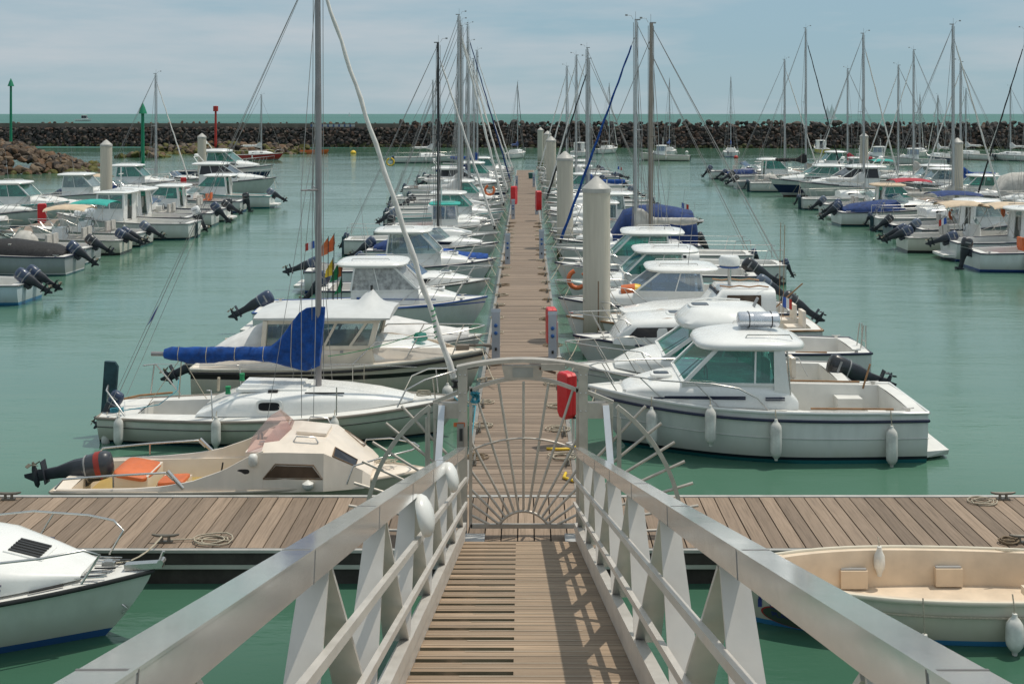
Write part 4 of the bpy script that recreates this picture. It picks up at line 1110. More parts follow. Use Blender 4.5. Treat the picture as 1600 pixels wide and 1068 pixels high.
def hero_right_pilot():
    H = Hull(6.25, 2.5, 1.20, .97, rake=.85, ts=.92, flare=.42, tw=.4, hump=.0, sh=2.4, kp=[(0,0), (.10,.66), (.2,.88), (.34,.93), (.6,.97), (1,1)])
    cx, cy = 4.35, 21.95
    root = base_boat('pilothouse_boat', H, hull_mat('gelcoat_hero_white', (.78,.78,.75), boot=(.015,.02,.03), anti=(.02,.16,.17), z1=.07, z2=.13), ck=(-2.85, -.5, .34), rubm=TRIM, cw=.86, rdz=-.17)
    rub(root, H, ROOF, .03, -.02, 'gunwale')
    rub(root, H, mat('hull_crease', (.55,.56,.53), .4), .008, 0, 'hull_crease', .62)
    trunk(root, ROOF, [(-.75, 1.00, .18, .98), (-.55, 1.03, .44, .96), (.6, 1.0, .46, .97), (1.25, .94, .44, .99), (1.7, .80, .37, 1.02), (2.15, .60, .24, 1.06), (2.4, .46, .13, 1.09), (2.5, .36, .03, 1.10)], .36, 'foredeck_cabin')
    house(root, -.52, 1.38, .72, 1.42, 2.07, .93, .86, GLT, zl=1.0, mids=(.30,), xrt=-.35, pil=.06, wf=.88)
    b = MB()
    for s in (1, -1): b.prism([(-.62, s*.99, 1.0), (-.30, s*.97, 1.0), (-.30, s*.90, 2.08), (-.50, s*.90, 2.08)], (0, s*.03, 0))
    b.build('cabin_pillar', ROOF, root, 0)
    rf = roof(root, ROOF, -1.02, 1.10, 1.00, 2.07, .15, .10, .62, drop=.05)
    hatch(root, 1.72, .1, 1.42, .42, .36)
    for s in (1, -1):
        b = MB()
        for k, (z0, x1) in enumerate(((1.215, 1.75), (1.18, 1.95))): b.bar((-.05+.3, s*1.037, z0), (x1, s*(.92-.06*k), z0-.02), .012, .028)
        b.bar((-.48, s*1.045, 1.20), (-.12, s*1.045, 1.20), .012, .03); b.bar((-.48, s*1.046, 1.16), (-.12, s*1.046, 1.16), .012, .02)
        b.build('side_stripe', TRIM, root, 0)
    b = MB()
    for s in (1, -1):
        b.tube([(-.2, s*1.13, .95), (.05, s*1.13, 1.22), (.4, s*1.12, 1.40), (.9, s*1.08, 1.475), (1.8, s*.92, 1.50), (2.5, s*.62, 1.53), (2.95, s*.28, 1.56), (3.12, 0, 1.57)], .015, 7)
        for x0, x1 in ((.75, 1.2), (1.75, 2.2), (2.6, 2.85)):
            y0 = H.hb(x0)*.94; u = interp([(1.0, 1.08), (1.8, .92), (2.5, .62), (2.95, .28)], x1); zt = interp([(1.0, 1.48), (1.8, 1.50), (2.5, 1.53), (2.95, 1.56)], x1)
            b.tube([(x0, s*y0, H.sz(x0)), (x1, s*u, zt)], .012, 6)
        pass
    b.build('bow_rail', STEEL, root, 60)
    b = MB()
    for s in (1, -1): b.bar((-.95, s*1.10, 1.02), (-2.5, s*1.07, 1.0), .03, .03)
    b.build('grab_rail', TEAK, root, 0)
    b = MB(); b.tube([(-.62, -.98, 1.0), (-.55, -.93, 2.05)], .016, 6); b.tube([(-.62, .98, 1.0), (-.55, .93, 2.05)], .016, 6); b.build('cabin_grab_pole', STEEL, root, 60)
    b = MB(); b.box((-1.75, 1.03, .66), (.14, .02, .10)); b.box((-1.75, 1.0, .78), (.035, .04, .16)); b.build('side_lever', TRIMK, root, 0)
    platform(root, H, .52, .06); deck_fit(root, H, -.5, 2.4, 0, (-.7, .2, .7, 2.26))
    b = MB()
    for y in (-.5, .1): b.tube([(-3.16, y, .62), (-3.2, y, .3), (-3.45, y, .24), (-3.5, y, .30)], .014, 6)
    for k in range(3): b.tube([(-3.17-.02*k, -.5, .55-.1*k), (-3.17-.02*k, .1, .55-.1*k)], .012, 6)
    b.build('boarding_ladder', STEEL, root, 60)
    b = MB(); b.tube([(-2.55, -1.0, .88), (-2.70, -1.0, 1.38)], .02, 7); b.build('flag_pole', TEAK, root, 60)
    b = MB(); b.box((-3.11, -.3, .62), (.02, .1, .25)); b.box((-2.95, .7, .80), (.12, .12, .10)); b.lathe([(.03, .80), (.04, .9), (0, .91)], 8, (-2.8, 1.0, 0)); b.build('stern_fitting', TRIMK, root, 0)
    b = MB(); b.tube([(-1.2, 1.0, .9), (-.7, .95, .95)], .01, 5); b.box((-2.2, -.85, .55), (.5, .35, .4)); b.box((-2.55, .3, .50), (.35, 1.1, .34)); b.build('cockpit_seat', DECK, root, 30)
    l = MB(); l.tube([(.0, 0, 2.34), (.0, 0, 2.55)], .012, 5); l.lathe([(.03, 2.53), (.03, 2.6), (0, 2.62)], 8, (0, 0, 0)); l.build('masthead_light', TRIMK, rf, 0)
    line(root, [(3.0, -.25, 1.16), (3.3, -.7, .6)], .012); line(root, [(3.0, .25, 1.16), (3.3, .9, .6)], .012)
    place(root, cx, cy, PI, 'white motorboat with teal wheelhouse glass and silver canister on its roof, nearest on the right')
    # canister on the roof
    c = MB(); r1 = .15
    c.loft([[Vector((x, k*math.cos(a*PI/8)*1.25*r1, .15+k*math.sin(a*PI/8)*r1)) for a in range(16)] for x, k in ((-.40, .75), (-.385, .93), (-.36, 1), (-.12, 1), (-.115, .96), (-.10, 1), (.36, 1), (.385, .93), (.40, .75))])
    o = c.build('liferaft_canister', mat('canister_silver', (.62,.64,.68), .25, metal=.6, sc=8), None, 40); o.location = (cx-.28+.27+.2, cy-.05, 2.335)
    tag(o, 'silver liferaft canister strapped flat on the roof of the nearest right wheelhouse boat', 'canister')
    s = MB()
    for x in (-.2, .24): s.tube([(x, 1.27*r1*math.cos(a*PI/8), .15+1.03*r1*math.sin(a*PI/8)) for a in range(17)], .010, 5)
    s.build('strap', TRIMK, o, 60)
    sp = ['fender nearest the bow', 'second fender from the bow', 'third fender from the bow', 'fender nearest the stern']
    for (px, py), d in zip(((1023, 667), (1112, 665), (1212, 687), (1394, 697)), sp):
        X = gx(px, 20.65); y = cy - H.hb(-(X-cx)) - .085
        z = gz(py, y); fender((X, y, z), .66, .105, 'white %s on the side of the nearest right wheelhouse boat' % d, rope=max(.12, H.sz(-(X-cx))-z-.33))

def hero_r2():
    H = Hull(6.0, 2.35, .95, .78, rake=.8, ts=.86)
    root = base_boat('motor_cruiser', H, WHITE, ck=(-2.75, -.6, .3), rubm=TRIMG, linem=TRIMG)
    trunk(root, ROOF, [(-.5, .95, .3, .85), (.6, .92, .42, .85), (1.1, .84, .42, .86), (1.6, .6, .28, .9), (2.0, .3, .08, .92)], .45, 'foredeck_cabin')
    house(root, -.9, .98, .12, 1.25, 1.84, .92, .84, GLT, zl=.85, mids=(.35,), xrt=-.8, pil=.07)
    b = MB(); b.loft([se_ring(-.45, 0, z, a, w, .6, 28) for z, a, w in ((1.82, 1.02, .88), (1.88, 1.08, .98), (1.97, 1.08, .99), (2.06, .98, .92), (2.17, .86, .80), (2.24, .78, .68), (2.27, .5, .4), (2.275, .1, .1))])
    rf = b.build('roof', ROOF, root, 50); hatch(rf, .1, 0, 2.23, .5, .5)
    b = MB(); b.tube([(-.9, -.55, 2.28), (-.2, -.62, 2.30), (.2, -.6, 2.24)], .02, 6); b.build('roof_rail', ROOF, rf, 60)
    pulpit(root, H, 1.0, .5, n=3); outboard(root, -3.25, .66, 68, 1.15, OBK)
    s = MB()
    for y in (.8, -.8): s.tube([(-1.5, y, .85), (-1.5, y, 1.25), (-1.9, y, 1.25), (-2.1, y, .85)], .014, 6)
    s.build('cockpit_rail', STEEL, root, 60)
    seats(root, -1.6, .3, .5, DECKC); b = MB(); b.lathe([(0, 0), (.30, 0), (.30, .012), (0, .013)], 20); b.xf(Matrix.Translation((-1.5, 1.06, .62)) @ Matrix.Rotation(R(90), 4, 'X') @ Matrix.Scale(.5, 4, (0, 1, 0))); b.build('side_oval', TRIMB, root, 40)
    b = MB(); b.plate([(-.95, .15, 2.05), (-1.15, .15, 2.45), (-1.15, .35, 2.45), (-.95, .35, 2.05)], (.02, 0, 0)); b.build('solar_panel', TRIMG, root, 0)
    line(root, [(2.9, .2, .95), (3.2, .8, .6)]); line(root, [(2.9, -.2, .95), (3.2, -.8, .6)])
    place(root, 3.97, 24.95, PI, 'white cruiser with tall domed roof and black tilted outboard, second boat on the right')
def hero_r3():
    H = Hull(7.1, 2.45, 1.05, .80, rake=.8, ts=.78, flare=.3)
    root = base_boat('cabin_yacht', H, hull_mat('gelcoat_r3', (.75,.75,.73), boot=(.02,.03,.08)), ck=(-3.2, -1.0, .35), rubm=TRIM)
    trunk(root, ROOF, [(-1.0, .88, .55, .88), (.0, .90, .72, .88), (1.4, .86, .66, .90), (2.15, .80, .58, .92), (2.35, .77, .42, .93), (2.62, .70, .04, .95)], .28)
    side_band(root, H, GLK, [(.75, 1.14, .885), (2.28, 1.12, .79), (2.05, 1.36, .80), (.95, 1.38, .87)])
    side_band(root, H, GLK, [(-.7, 1.16, .905), (.5, 1.15, .895), (.45, 1.38, .885), (-.65, 1.38, .90)])
    for s in (1, -1):
        b = MB()
        pts = [(-.8+.3*i, s*.62, 1.60-.012*i + (.03 if i % 2 else 0)) for i in range(9)]; b.tube(pts, .02, 6); b.build('wooden_handrail', TEAK, root, 60)
    hatch(root, 1.0, 0, 1.56, .5, .5); pulpit(root, H, 1.9, .55, n=3)
    b = MB(); b.box((-1.02, 0, 1.05), (.03, .6, .5)); b.box((-2.1, .96, .72), (.75, .02, .20)); b.build('cockpit_door', TEAK, root, 0)
    ladder(root, -3.5, .3, .1, 1.35, .32); deck_fit(root, H, -.9, 2.0)
    gear(root, H, -3.0, -1.2, 5, .36); line(root, [(3.4, .2, 1.0), (3.7, .9, .6)])
    place(root, 4.72, 27.75, PI, 'white cabin yacht with dark side window, teak roof handrails and stern ladder, third right')
def hero_r4():
    H = Hull(6.7, 2.4, 1.05, .84, rake=.6, ts=.8, flare=.35)
    root = base_boat('cabin_yacht', H, WHITE, ck=(-3.1, -2.05, .35), rubm=TEAK)
    b = trunk(root, ROOF, [(-2.15, .85, 1.0, .86), (-.75, .85, 1.02, .86), (-.40, .80, .55, .88), (.9, .75, .42, .92), (1.9, .4, .2, 1.0)], .25, 'coachroof')
    side_band(root, H, GLBR, [(-1.75, 1.38, .862), (-.80, 1.38, .862), (-.86, 1.72, .85), (-1.75, 1.72, .85)])
    g = MB(); g.plate([(-.70, -.66, 1.45), (-.70, .66, 1.45), (-.775, .62, 1.80), (-.775, -.62, 1.80)], (.14, 0, 0)); g.build('front_window', GLBR, root, 0)
    for s in (1, -1):
        b = MB(); b.tube([(-2.0+.26*i, s*.62, 1.90 + (.035 if i % 2 else 0)) for i in range(6)], .022, 6); b.build('wooden_handrail', TEAK, root, 60)
    b = MB(); b.tube([(-1.05, .1, 1.85), (-1.05, .1, 2.35)], .05, 10); b.build('radar_pole', STEEL, root, 60)
    p = MB(); p.lathe([(0, 2.35), (.26, 2.35), (.27, 2.40)], 18, (-1.05, .1, 0)); p.build('radar_base', TRIMB, root, 60)
    p = MB(); p.lathe([(.25, 2.40), (.29, 2.42), (.29, 2.58), (.24, 2.66), (0, 2.68)], 18, (-1.05, .1, 0)); p.build('radar_dome', ROOF, root, 50)
    b = MB(); b.bar((-2.3, -.9, .9), (-3.3, -1.0, 1.75), .03, .03); b.tube([(-2.3, .5, 1.0), (-2.35, .5, 3.6)], .008, 4); b.tube([(-2.5, .1, 1.0), (-2.55, .1, 3.5)], .008, 4); b.build('fishing_rod', TEAK, root, 0)
    seats(root, -2.7, .36, .5, DECKC); pulpit(root, H, 1.8, .5, n=3)
    flag(root, -2.4, .3, .9, .7, True, .25)
    place(root, 4.45, 30.4, PI, 'white cabin boat with brown windows, teak roof rails and radar dome, fourth right')
def hero_r5():
    root, H = k_pilot(55, hull_mat('gelcoat_r5', (.74,.75,.74), boot=(.03,.05,.2)), GLB, -.25, -.12, 6.9, 2.4, OBK, TRIM, 55)
    place(root, 4.4, 33.0, PI, 'white wheelhouse boat with blue tinted raked windscreen, behind the nearest pile')
    b = MB(); b.lathe([(.02, 0), (.20, .02), (.24, .42)], 14); f = b.build('marker_float', ORANGE, None, 40)
    y = MB(); y.lathe([(.24, .42), (.20, .62), (.10, .88), (.03, .95)], 14); y.build('yellow_cone', YEL, f, 40)
    f.location = (2.75, 32.6, 1.32); f.rotation_euler = (0, R(88), R(-5)); tag(f, 'orange and yellow cone float lying on the foredeck of a right hand boat', 'buoy')
def ring_buoy(loc, label, m=ORANGE, r=.27, rx=90, rz=0, arc=300):
    b = MB(); n = 16; b.tube([(r*math.cos(R(arc)*i/n+1.9), r*math.sin(R(arc)*i/n+1.9), 0) for i in range(n+1)], .07, 8)
    o = b.build('lifebuoy', m, None, 60); o.location = loc; o.rotation_euler = (R(rx), 0, R(rz)); return tag(o, label, 'lifebuoy')

def hero_sail():
    H = Hull(6.9, 2.35, 1.0, .78, d=.45, ts=.62, rake=.95, flare=.3, tw=.5, bp=2.1, sh=2.2, kp=[(0,0), (.10,.26), (.22,.42), (.34,.54), (.5,.68), (.7,.87), (.85,.96), (1,1)])
    cx, cy = -4.86, 22.7; SC = 1.035; LZ = -.24
    root = base_boat('sailboat', H, hull_mat('gelcoat_sailboat', (.76,.74,.66), boot=(.02,.02,.02), anti=(.03,.10,.12), z1=.27, z2=.305), DECK, ck=(-2.75, -.85, .40), rubm=mat('toe_rail', (.28,.24,.20), .5), cw=.58)
    rub(root, H, TRIMK, .007, 0, 'cove_line', .84)
    trunk(root, ROOF, [(-1.55, .80, .05, .80), (-1.2, .82, .20, .80), (-.8, .83, .34, .80), (-.2, .83, .38, .81), (.6, .80, .37, .83), (1.2, .70, .31, .86), (1.8, .55, .21, .90), (2.3, .36, .09, .94), (2.5, .25, .01, .96)], .38)
    for s in (1, -1):
        b = MB(); b.loft([[Vector((p.x, s*(.825+d), p.y+1.0)) for p in se_ring(-.15, 0, 0, a, w, .5, 20)] for d, a, w in ((.0, .25, .125), (.025, .25, .125), (.03, .22, .10))]); b.build('window_frame', ROOF, root, 40)
        b = MB(); b.loft([[Vector((p.x, s*(.825+d), p.y+1.0)) for p in se_ring(-.15, 0, 0, a, w, .5, 20)] for d, a, w in ((.03, .20, .078), (.034, .20, .078))]); b.build('side_window', GLK, root, 0)
    b = MB(); b.hexa([(-.85, -.36, 1.19), (.4, -.34, 1.19), (.4, .34, 1.19), (-.85, .36, 1.19)], [(-.80, -.32, 1.29), (.36, -.30, 1.27), (.36, .30, 1.27), (-.80, .32, 1.29)]); b.box((-.2, 0, 1.20), (1.35, .86, .05)); b.build('sliding_hatch', ROOF, root, 20)
    rig(root, H, .63, 1.20, 9.7, BLUEC, mat('mast_grey', (.30,.28,.28), .4, metal=.6), boomlen=3.05, boomz=1.76, jib=True, jibm=SAILC, r=.062, wr=.0065, spread=(.45,), rise=.80, jtop=.93, spl=.62)
    b = MB()
    for s in (1, -1): b.box((-.15, s*.5, 1.20), (.18, .07, .06)); b.lathe([(.055, 1.17), (.045, 1.23), (.055, 1.31), (.02, 1.32)], 10, (-1.0, s*.55, 0), 1)
    b.box((.85, -.58, 1.19), (.75, .04, .02)); b.build('deck_gear', [TRIMK, GREENC], root, 30)
    b = MB()
    for s in (1, -1):
        p = [(-2.35, s*.95, .80), (-2.85, s*.92, 1.42), (-3.0, s*.6, 1.46)] if s > 0 else [(-2.9, s*.76, .80), (-3.3, s*.62, 1.25), (-3.38, s*.3, 1.27)]
        b.tube(p, .016, 7)
    b.tube([(-2.95, .9, .8), (-2.88, .92, 1.42)], .016, 7); b.tube([(-3.38, -.3, 1.27), (-3.42, -.25, .8)], .014, 6)
    for s in (1, -1): b.tube([(-1.15, s*1.08, .82), (-1.18, s*1.08, 1.36), (-1.26, s*1.08, 1.36)], .013, 6); b.tube([(1.15, s*1.03, .88), (1.15, s*1.0, 1.40)], .013, 6)
    b.tube([(-2.85, .92, 1.42), (-1.18, 1.08, 1.36), (1.15, 1.0, 1.40), (2.5, .62, 1.42)], .006, 4)
    b.build('stern_rail', STEEL, root, 60)
    b = MB()
    for s in (1, -1): b.tube([(2.25, s*.70, .95), (2.4, s*.62, 1.25), (2.75, s*.50, 1.42), (3.25, s*.16, 1.50), (3.35, 0, 1.5)], .016, 7); b.tube([(2.95, s*.35, .98), (2.9, s*.40, 1.45)], .014, 6)
    b.build('bow_rail', STEEL, root, 60)
    b = MB(); b.loft([[Vector((x-3.66, p[0]*.045, p[1])) for x, p in zip((0, -.02+w, w, w+.02, w, 0), ((1, z), (1, z), (.3, z), (-.3, z), (-1, z), (-1, z)))] for z, w in ((.0, .20), (.5, .23), (1.2, .26), (1.55, .26), (1.63, .20))])
    b.xf(Matrix.Translation((-3.6, 0, .05)) @ Matrix.Rotation(R(4), 4, 'Y') @ Matrix.Translation((3.6, 0, 0)))
    rd = b.build('rudder', RUDD, root, 40)
    pn = MB(); pn.add([(-2.50, 0, 2.78), (-2.62, .02, 2.50), (-2.72, -.03, 2.36), (-2.60, .02, 2.62)], [(0,1,2,3)]); pn.build('pennant', mat('pennant_blue', (.10,.12,.35), .8), root, 0)
    t = MB(); t.tube([(-3.45, 0, .88), (-2.9, .1, .98), (-2.3, .25, 1.0)], .022, 7); t.build('tiller', TEAK, rd, 60)
    outboard(root, -3.22, .92, 32, .62, OBN, y=-.35)
    b = MB(); b.tube([(-2.05, 0, 1.78), (-2.1, 0, .95)], .012, 5); b.tube([(-2.05, 0, 1.76), (-1.6, .15, .9)], .007, 4); b.tube([(-2.05, 0, 1.76), (-2.6, -.3, .9)], .007, 4)
    b.tube([(-1.5, .62, .95), (-1.48, .60, 1.22)], .03, 6)
    b.build('mainsheet', ROPE, root, 60)
    line(root, [(.8, .1, 1.75), (2.2, -.1, 2.1), (2.85, 0, 2.35)], .008, ROPEG, 'green_halyard', .05)
    b = MB(); 
    for i in range(40): pass
    b.tube([(2.86+.02*i/8-.045*math.cos(i*1.1)*1, .07*math.sin(i*1.1), 2.75-.018*i) for i in range(36)], .012, 5, cap=True); b.build('rope_wrap', ROPEG, root, 60)
    coilb = MB(); coilb.tube([(2.7+.14*math.cos(i*.5), -.12+.09*math.sin(i*.5)*(1+.2*math.sin(i)), 1.03+.002*i) for i in range(44)], .010, 5); coilb.build('coiled_line', ROPE, root, 60)
    coilb = MB(); coilb.tube([(-3.1+.12*math.cos(i*.5), -.62+.09*math.sin(i*.5)*(1+.2*math.sin(i)), .84+.002*i) for i in range(40)], .010, 5); coilb.tube([(-3.0, -.6, .86), (-2.4, -.3, .9), (-2.2, .2, 1.05), (-2.25, .5, 1.2)], .009, 5); coilb.build('stern_line', ROPET, root, 60)
    line(root, [(3.3, -.12, 1.0), (3.75, -1.0, 1.05), (3.7, -4.2, .6)], .012, ROPET); line(root, [(3.3, .1, 1.0), (3.95, .9, .55)], .012)
    place(root, cx, cy, 0, 'cream hulled sailboat with blue sail cover on its boom, nearest on the left'); root.scale = (SC, 1, SC); root.location.z = LZ
    for px, py, dsc in ((146, 676, 'hanging off the stern corner'), (177, 674, 'second from the stern'), (338, 676, 'amidships under the cockpit'), (522, 674, 'towards the bow')):
        X = gx(px, 21.5); lx = (X-cx)/SC; y = cy - H.hb(lx) - .10
        if px == 146: y = cy - .55
        z = gz(py, y); fender((X, y, z), .52, .092, 'white fender %s on the blue covered sailboat' % dsc, rope=max(.1, H.sz(lx)*SC+LZ-z-.28))
def hero_cream_small():
    Ln = 6.05; H = Hull(Ln, 1.95, .52, .42, d=.3, rake=.5, ts=.88, flare=.2, sh=1.2)
    cx, cy = -4.66, 18.95
    root = empty('cabin_motorboat'); H.build(CREAM, root); rub(root, H, mat('cream_rail', (.6,.52,.42), .5), .025)
    deck(root, H, DECKC, (-2.75, .35, .12), mat('sole_ochre', (.42,.30,.10), .7), .86)
    # coaming that sweeps up into the cabin side
    def top(x): return interp([(-3.0, .42), (-1.7, .46), (-1.2, .50), (-.74, .58), (-.22, .76), (.19, .98), (.42, 1.06), (2, 1.06)], x)
    for s in (1, -1):
        b = MB(); xs = [-2.95+.14*k for k in range(25)]
        b.loft([[Vector((x, s*(H.hb(x)-.03), H.sz(x)-.02)), Vector((x, s*(H.hb(x)-.05-.05*max(0, top(x)-.45)), max(H.sz(x)+.005, top(x)))), Vector((x, s*(H.hb(x)-.09-.05*max(0, top(x)-.45)), max(H.sz(x)+.005, top(x)))), Vector((x, s*(H.hb(x)-.13), H.sz(x)-.05))] for x in xs])
        b.build('coaming', CREAM, root, 50)
    SEC = [(.38, .90, .86, 1.03, .62, 1.14, 1.16), (.75, .90, .85, 1.03, .58, 1.16, 1.18), (1.38, .85, .80, 1.0, .52, 1.11, 1.13), (1.98, .70, .58, .66, .30, .68, .70), (2.1, .62, .52, .56, .26, .58, .60)]
    def sec(x, wb, ws, zs, wr_, zr, zc): return [Vector((x, -wb, .40)), Vector((x, -ws, zs)), Vector((x, -wr_, zr)), Vector((x, 0, zc)), Vector((x, wr_, zr)), Vector((x, ws, zs)), Vector((x, wb, .40))]
    b = MB(); b.loft([sec(*q) for q in SEC], True, True); b.build('cabin', CREAM, root, 14)
    for s in (1, -1):
        def sd(x, z):
            w0 = interp([(q[0], q[1]) for q in SEC], x); w1 = interp([(q[0], q[2]) for q in SEC], x); zz = interp([(q[0], q[3]) for q in SEC], x)
            return (x, s*(w0+(w1-w0)*(z-.40)/(zz-.40)+.003), z)
        b = MB(); rws = []
        for k in range(9):
            u = k/8; xa, xb_ = .44+.90*u, .62+.58*u; rws.append([Vector(sd(xa+(xb_-xa)*v, (.64-.02*u)*(1-v)+(.83-.03*u)*v))+Vector((0, s*.010, 0)) for v in (0, .33, .66, 1)])
        b.loft(rws, False, False, close=False); b.build('side_window', GLBR, root, 0)
        b = MB(); b.tube([sd(.42, .62), sd(1.37, .60), sd(1.22, .82), sd(.61, .85), sd(.42, .62)], .012, 5); b.build('window_frame', mat('frame_brown', (.18,.11,.06), .5), root, 40)
        A, B = SEC[2], SEC[3]
        def fc(u, v):   # point on the slanted front facet
            SA, RA = Vector((A[0], s*A[2], A[3])), Vector((A[0], s*A[4], A[5])); SB, RB = Vector((B[0], s*B[2], B[3])), Vector((B[0], s*B[4], B[5]))
            return SA.lerp(RA, v).lerp(SB.lerp(RB, v), u)
        P4 = [fc(.22, .06), fc(.22, .9), fc(.80, .9), fc(.80, .06)]; nn = (P4[1]-P4[0]).cross(P4[3]-P4[0]).normalized(); nn = nn if nn.z > 0 else -nn
        b = MB(); b.plate([p+nn*.004 for p in P4], nn*.008); b.build('front_window', GLK, root, 0)
        b = MB(); b.tube([p+nn*.008 for p in P4+[P4[0]]], .013, 5); b.build('window_frame', mat('frame_brown', (.18,.11,.06), .5), root, 40)
        b = MB(); b.loft([[Vector((p.x+.10, s*(.875+d), p.y+.74)) for p in se_ring(0, 0, 0, .10, .04, .7, 14)] for d in (-.02, .03)]); b.build('side_vent', TRIMK, root, 40)
        b = MB(); b.tube([(.85, s*.60, 1.14), (.9, s*.60, 1.22), (1.2, s*.58, 1.20), (1.25, s*.58, 1.11)], .013, 6); b.build('grab_handle', STEEL, root, 60)
    b = MB(); b.lathe([(.055, 0), (.075, .03), (.075, .14), (.05, .18), (0, .19)], 12, (.26, -.90, .84)); b.build('side_light', FEND, root, 50)
    b = MB(); b.box((1.08, 0, 1.175), (.5, .56, .045), 0, Matrix.Rotation(R(4.5), 3, 'Y')); b.build('hatch', CREAM, root, 30)
    g = MB(); g.quad((.62, -.60, 1.15), (.70, .0, 1.17), (.50, .0, 1.50), (.40, -.30, 1.48)); g.quad((.62, .60, 1.15), (.70, .0, 1.17), (.50, 0, 1.50), (.40, .30, 1.48)); g.quad((.62, -.60, 1.15), (.12, -.76, 1.0), (.18, -.60, 1.22), (.40, -.30, 1.48)); g.build('windscreen', GLP, root, 0)
    b = MB(); b.box((.25, -.3, .92), (.36, .7, .12)); b.box((.3, .4, .85), (.26, .5, .3)); b.lathe([(.05, .98), (.06, 1.02), (0, 1.04)], 10, (.25, -.2, 0), 1); b.build('dashboard', [CREAM, STEEL], root, 30)
    b = MB(); b.tube([(.1, .25+.17*math.cos(t*PI/6), .88+.17*math.sin(t*PI/6)) for t in range(13)], .018, 6); b.tube([(.1, .08, .88), (.1, .42, .88)], .014, 5); b.build('steering_wheel', TRIMK, root, 60)
    for (x, y, sx, sy, z, tl) in ((-1.95, .12, .60, .92, .46, 10), (-1.25, -.15, .46, .46, .36, -4)):
        b = MB(); rot = Matrix.Rotation(R(tl), 3, 'Y'); 
        b.loft([[rot @ Vector((p.x, p.y, zz)) + Vector((x, y, z)) for p in se_ring(0, 0, 0, sx/2*k, sy/2*k, .35, 20)] for zz, k in ((-.04, .96), (-.025, 1), (.02, 1), (.035, .96), (.04, .6))]); b.build('seat_cushion', ORANGE, root, 50)
    b = MB(); b.box((-1.95, .15, .30), (.58, .8, .30)); b.box((-1.25, -.1, .25), (.46, .42, .24)); b.build('seat_box', CREAM, root, 20)
    b = MB(); b.box((-.35, -.55, .50), (.06, .12, .22)); b.tube([(-.35, -.55, .6), (-.32, -.55, .78)], .014, 6); b.build('throttle', TRIMK, root, 0)
    b = MB(); b.tube([(-.2, .15, .15), (-.2, .15, .45)], .03, 8); b.build('seat_pillar', STEEL, root, 60)
    for s in (1, -1):
        b = MB(); z = .50; b.tube([(-2.95, s*.86, z-.05), (-2.82, s*.85, z+.10), (-2.0, s*.88, z+.17), (-1.15, s*.90, z+.22), (-1.02, s*.90, z+.10)], .018, 7); b.tube([(-2.0, s*.88, z-.02), (-2.0, s*.88, z+.17)], .014, 6)
        b.tube([(-1.12, s*.90, z+.25), (-.86, s*.92, z-.02)], .034, 8); b.build('side_rail', STEEL, root, 60)
    b = MB()
    for s in (1, -1): b.tube([(1.75, s*.78, .50), (1.85, s*.74, .78), (2.3, s*.55, .86), (2.75, s*.20, .88), (2.85, 0, .88)], .015, 7)
    b.build('bow_rail', STEEL, root, 60)
    b = MB(); b.tube([(2.3+.25*math.cos(i*.9)*(.4+.02*i), .05+.14*math.sin(i*1.3), .60+.001*i) for i in range(26)], .009, 5); b.build('anchor_line', ROPE, root, 60)
    b = MB(); b.lathe([(.03, .45), (.09, .5), (.09, .56), (0, .62)], 12, (1.15, -.93, 0)); b.build('hull_buffer', FEND, root, 50)
    outboard(root, -2.86, .40, 78, 1.08, OBG2, stripe=mat('stripe_red', (.30,.03,.02), .4))
    place(root, cx, cy, 0, 'small cream motorboat with orange cushions and pink windscreen, moored against the crossing pontoon')
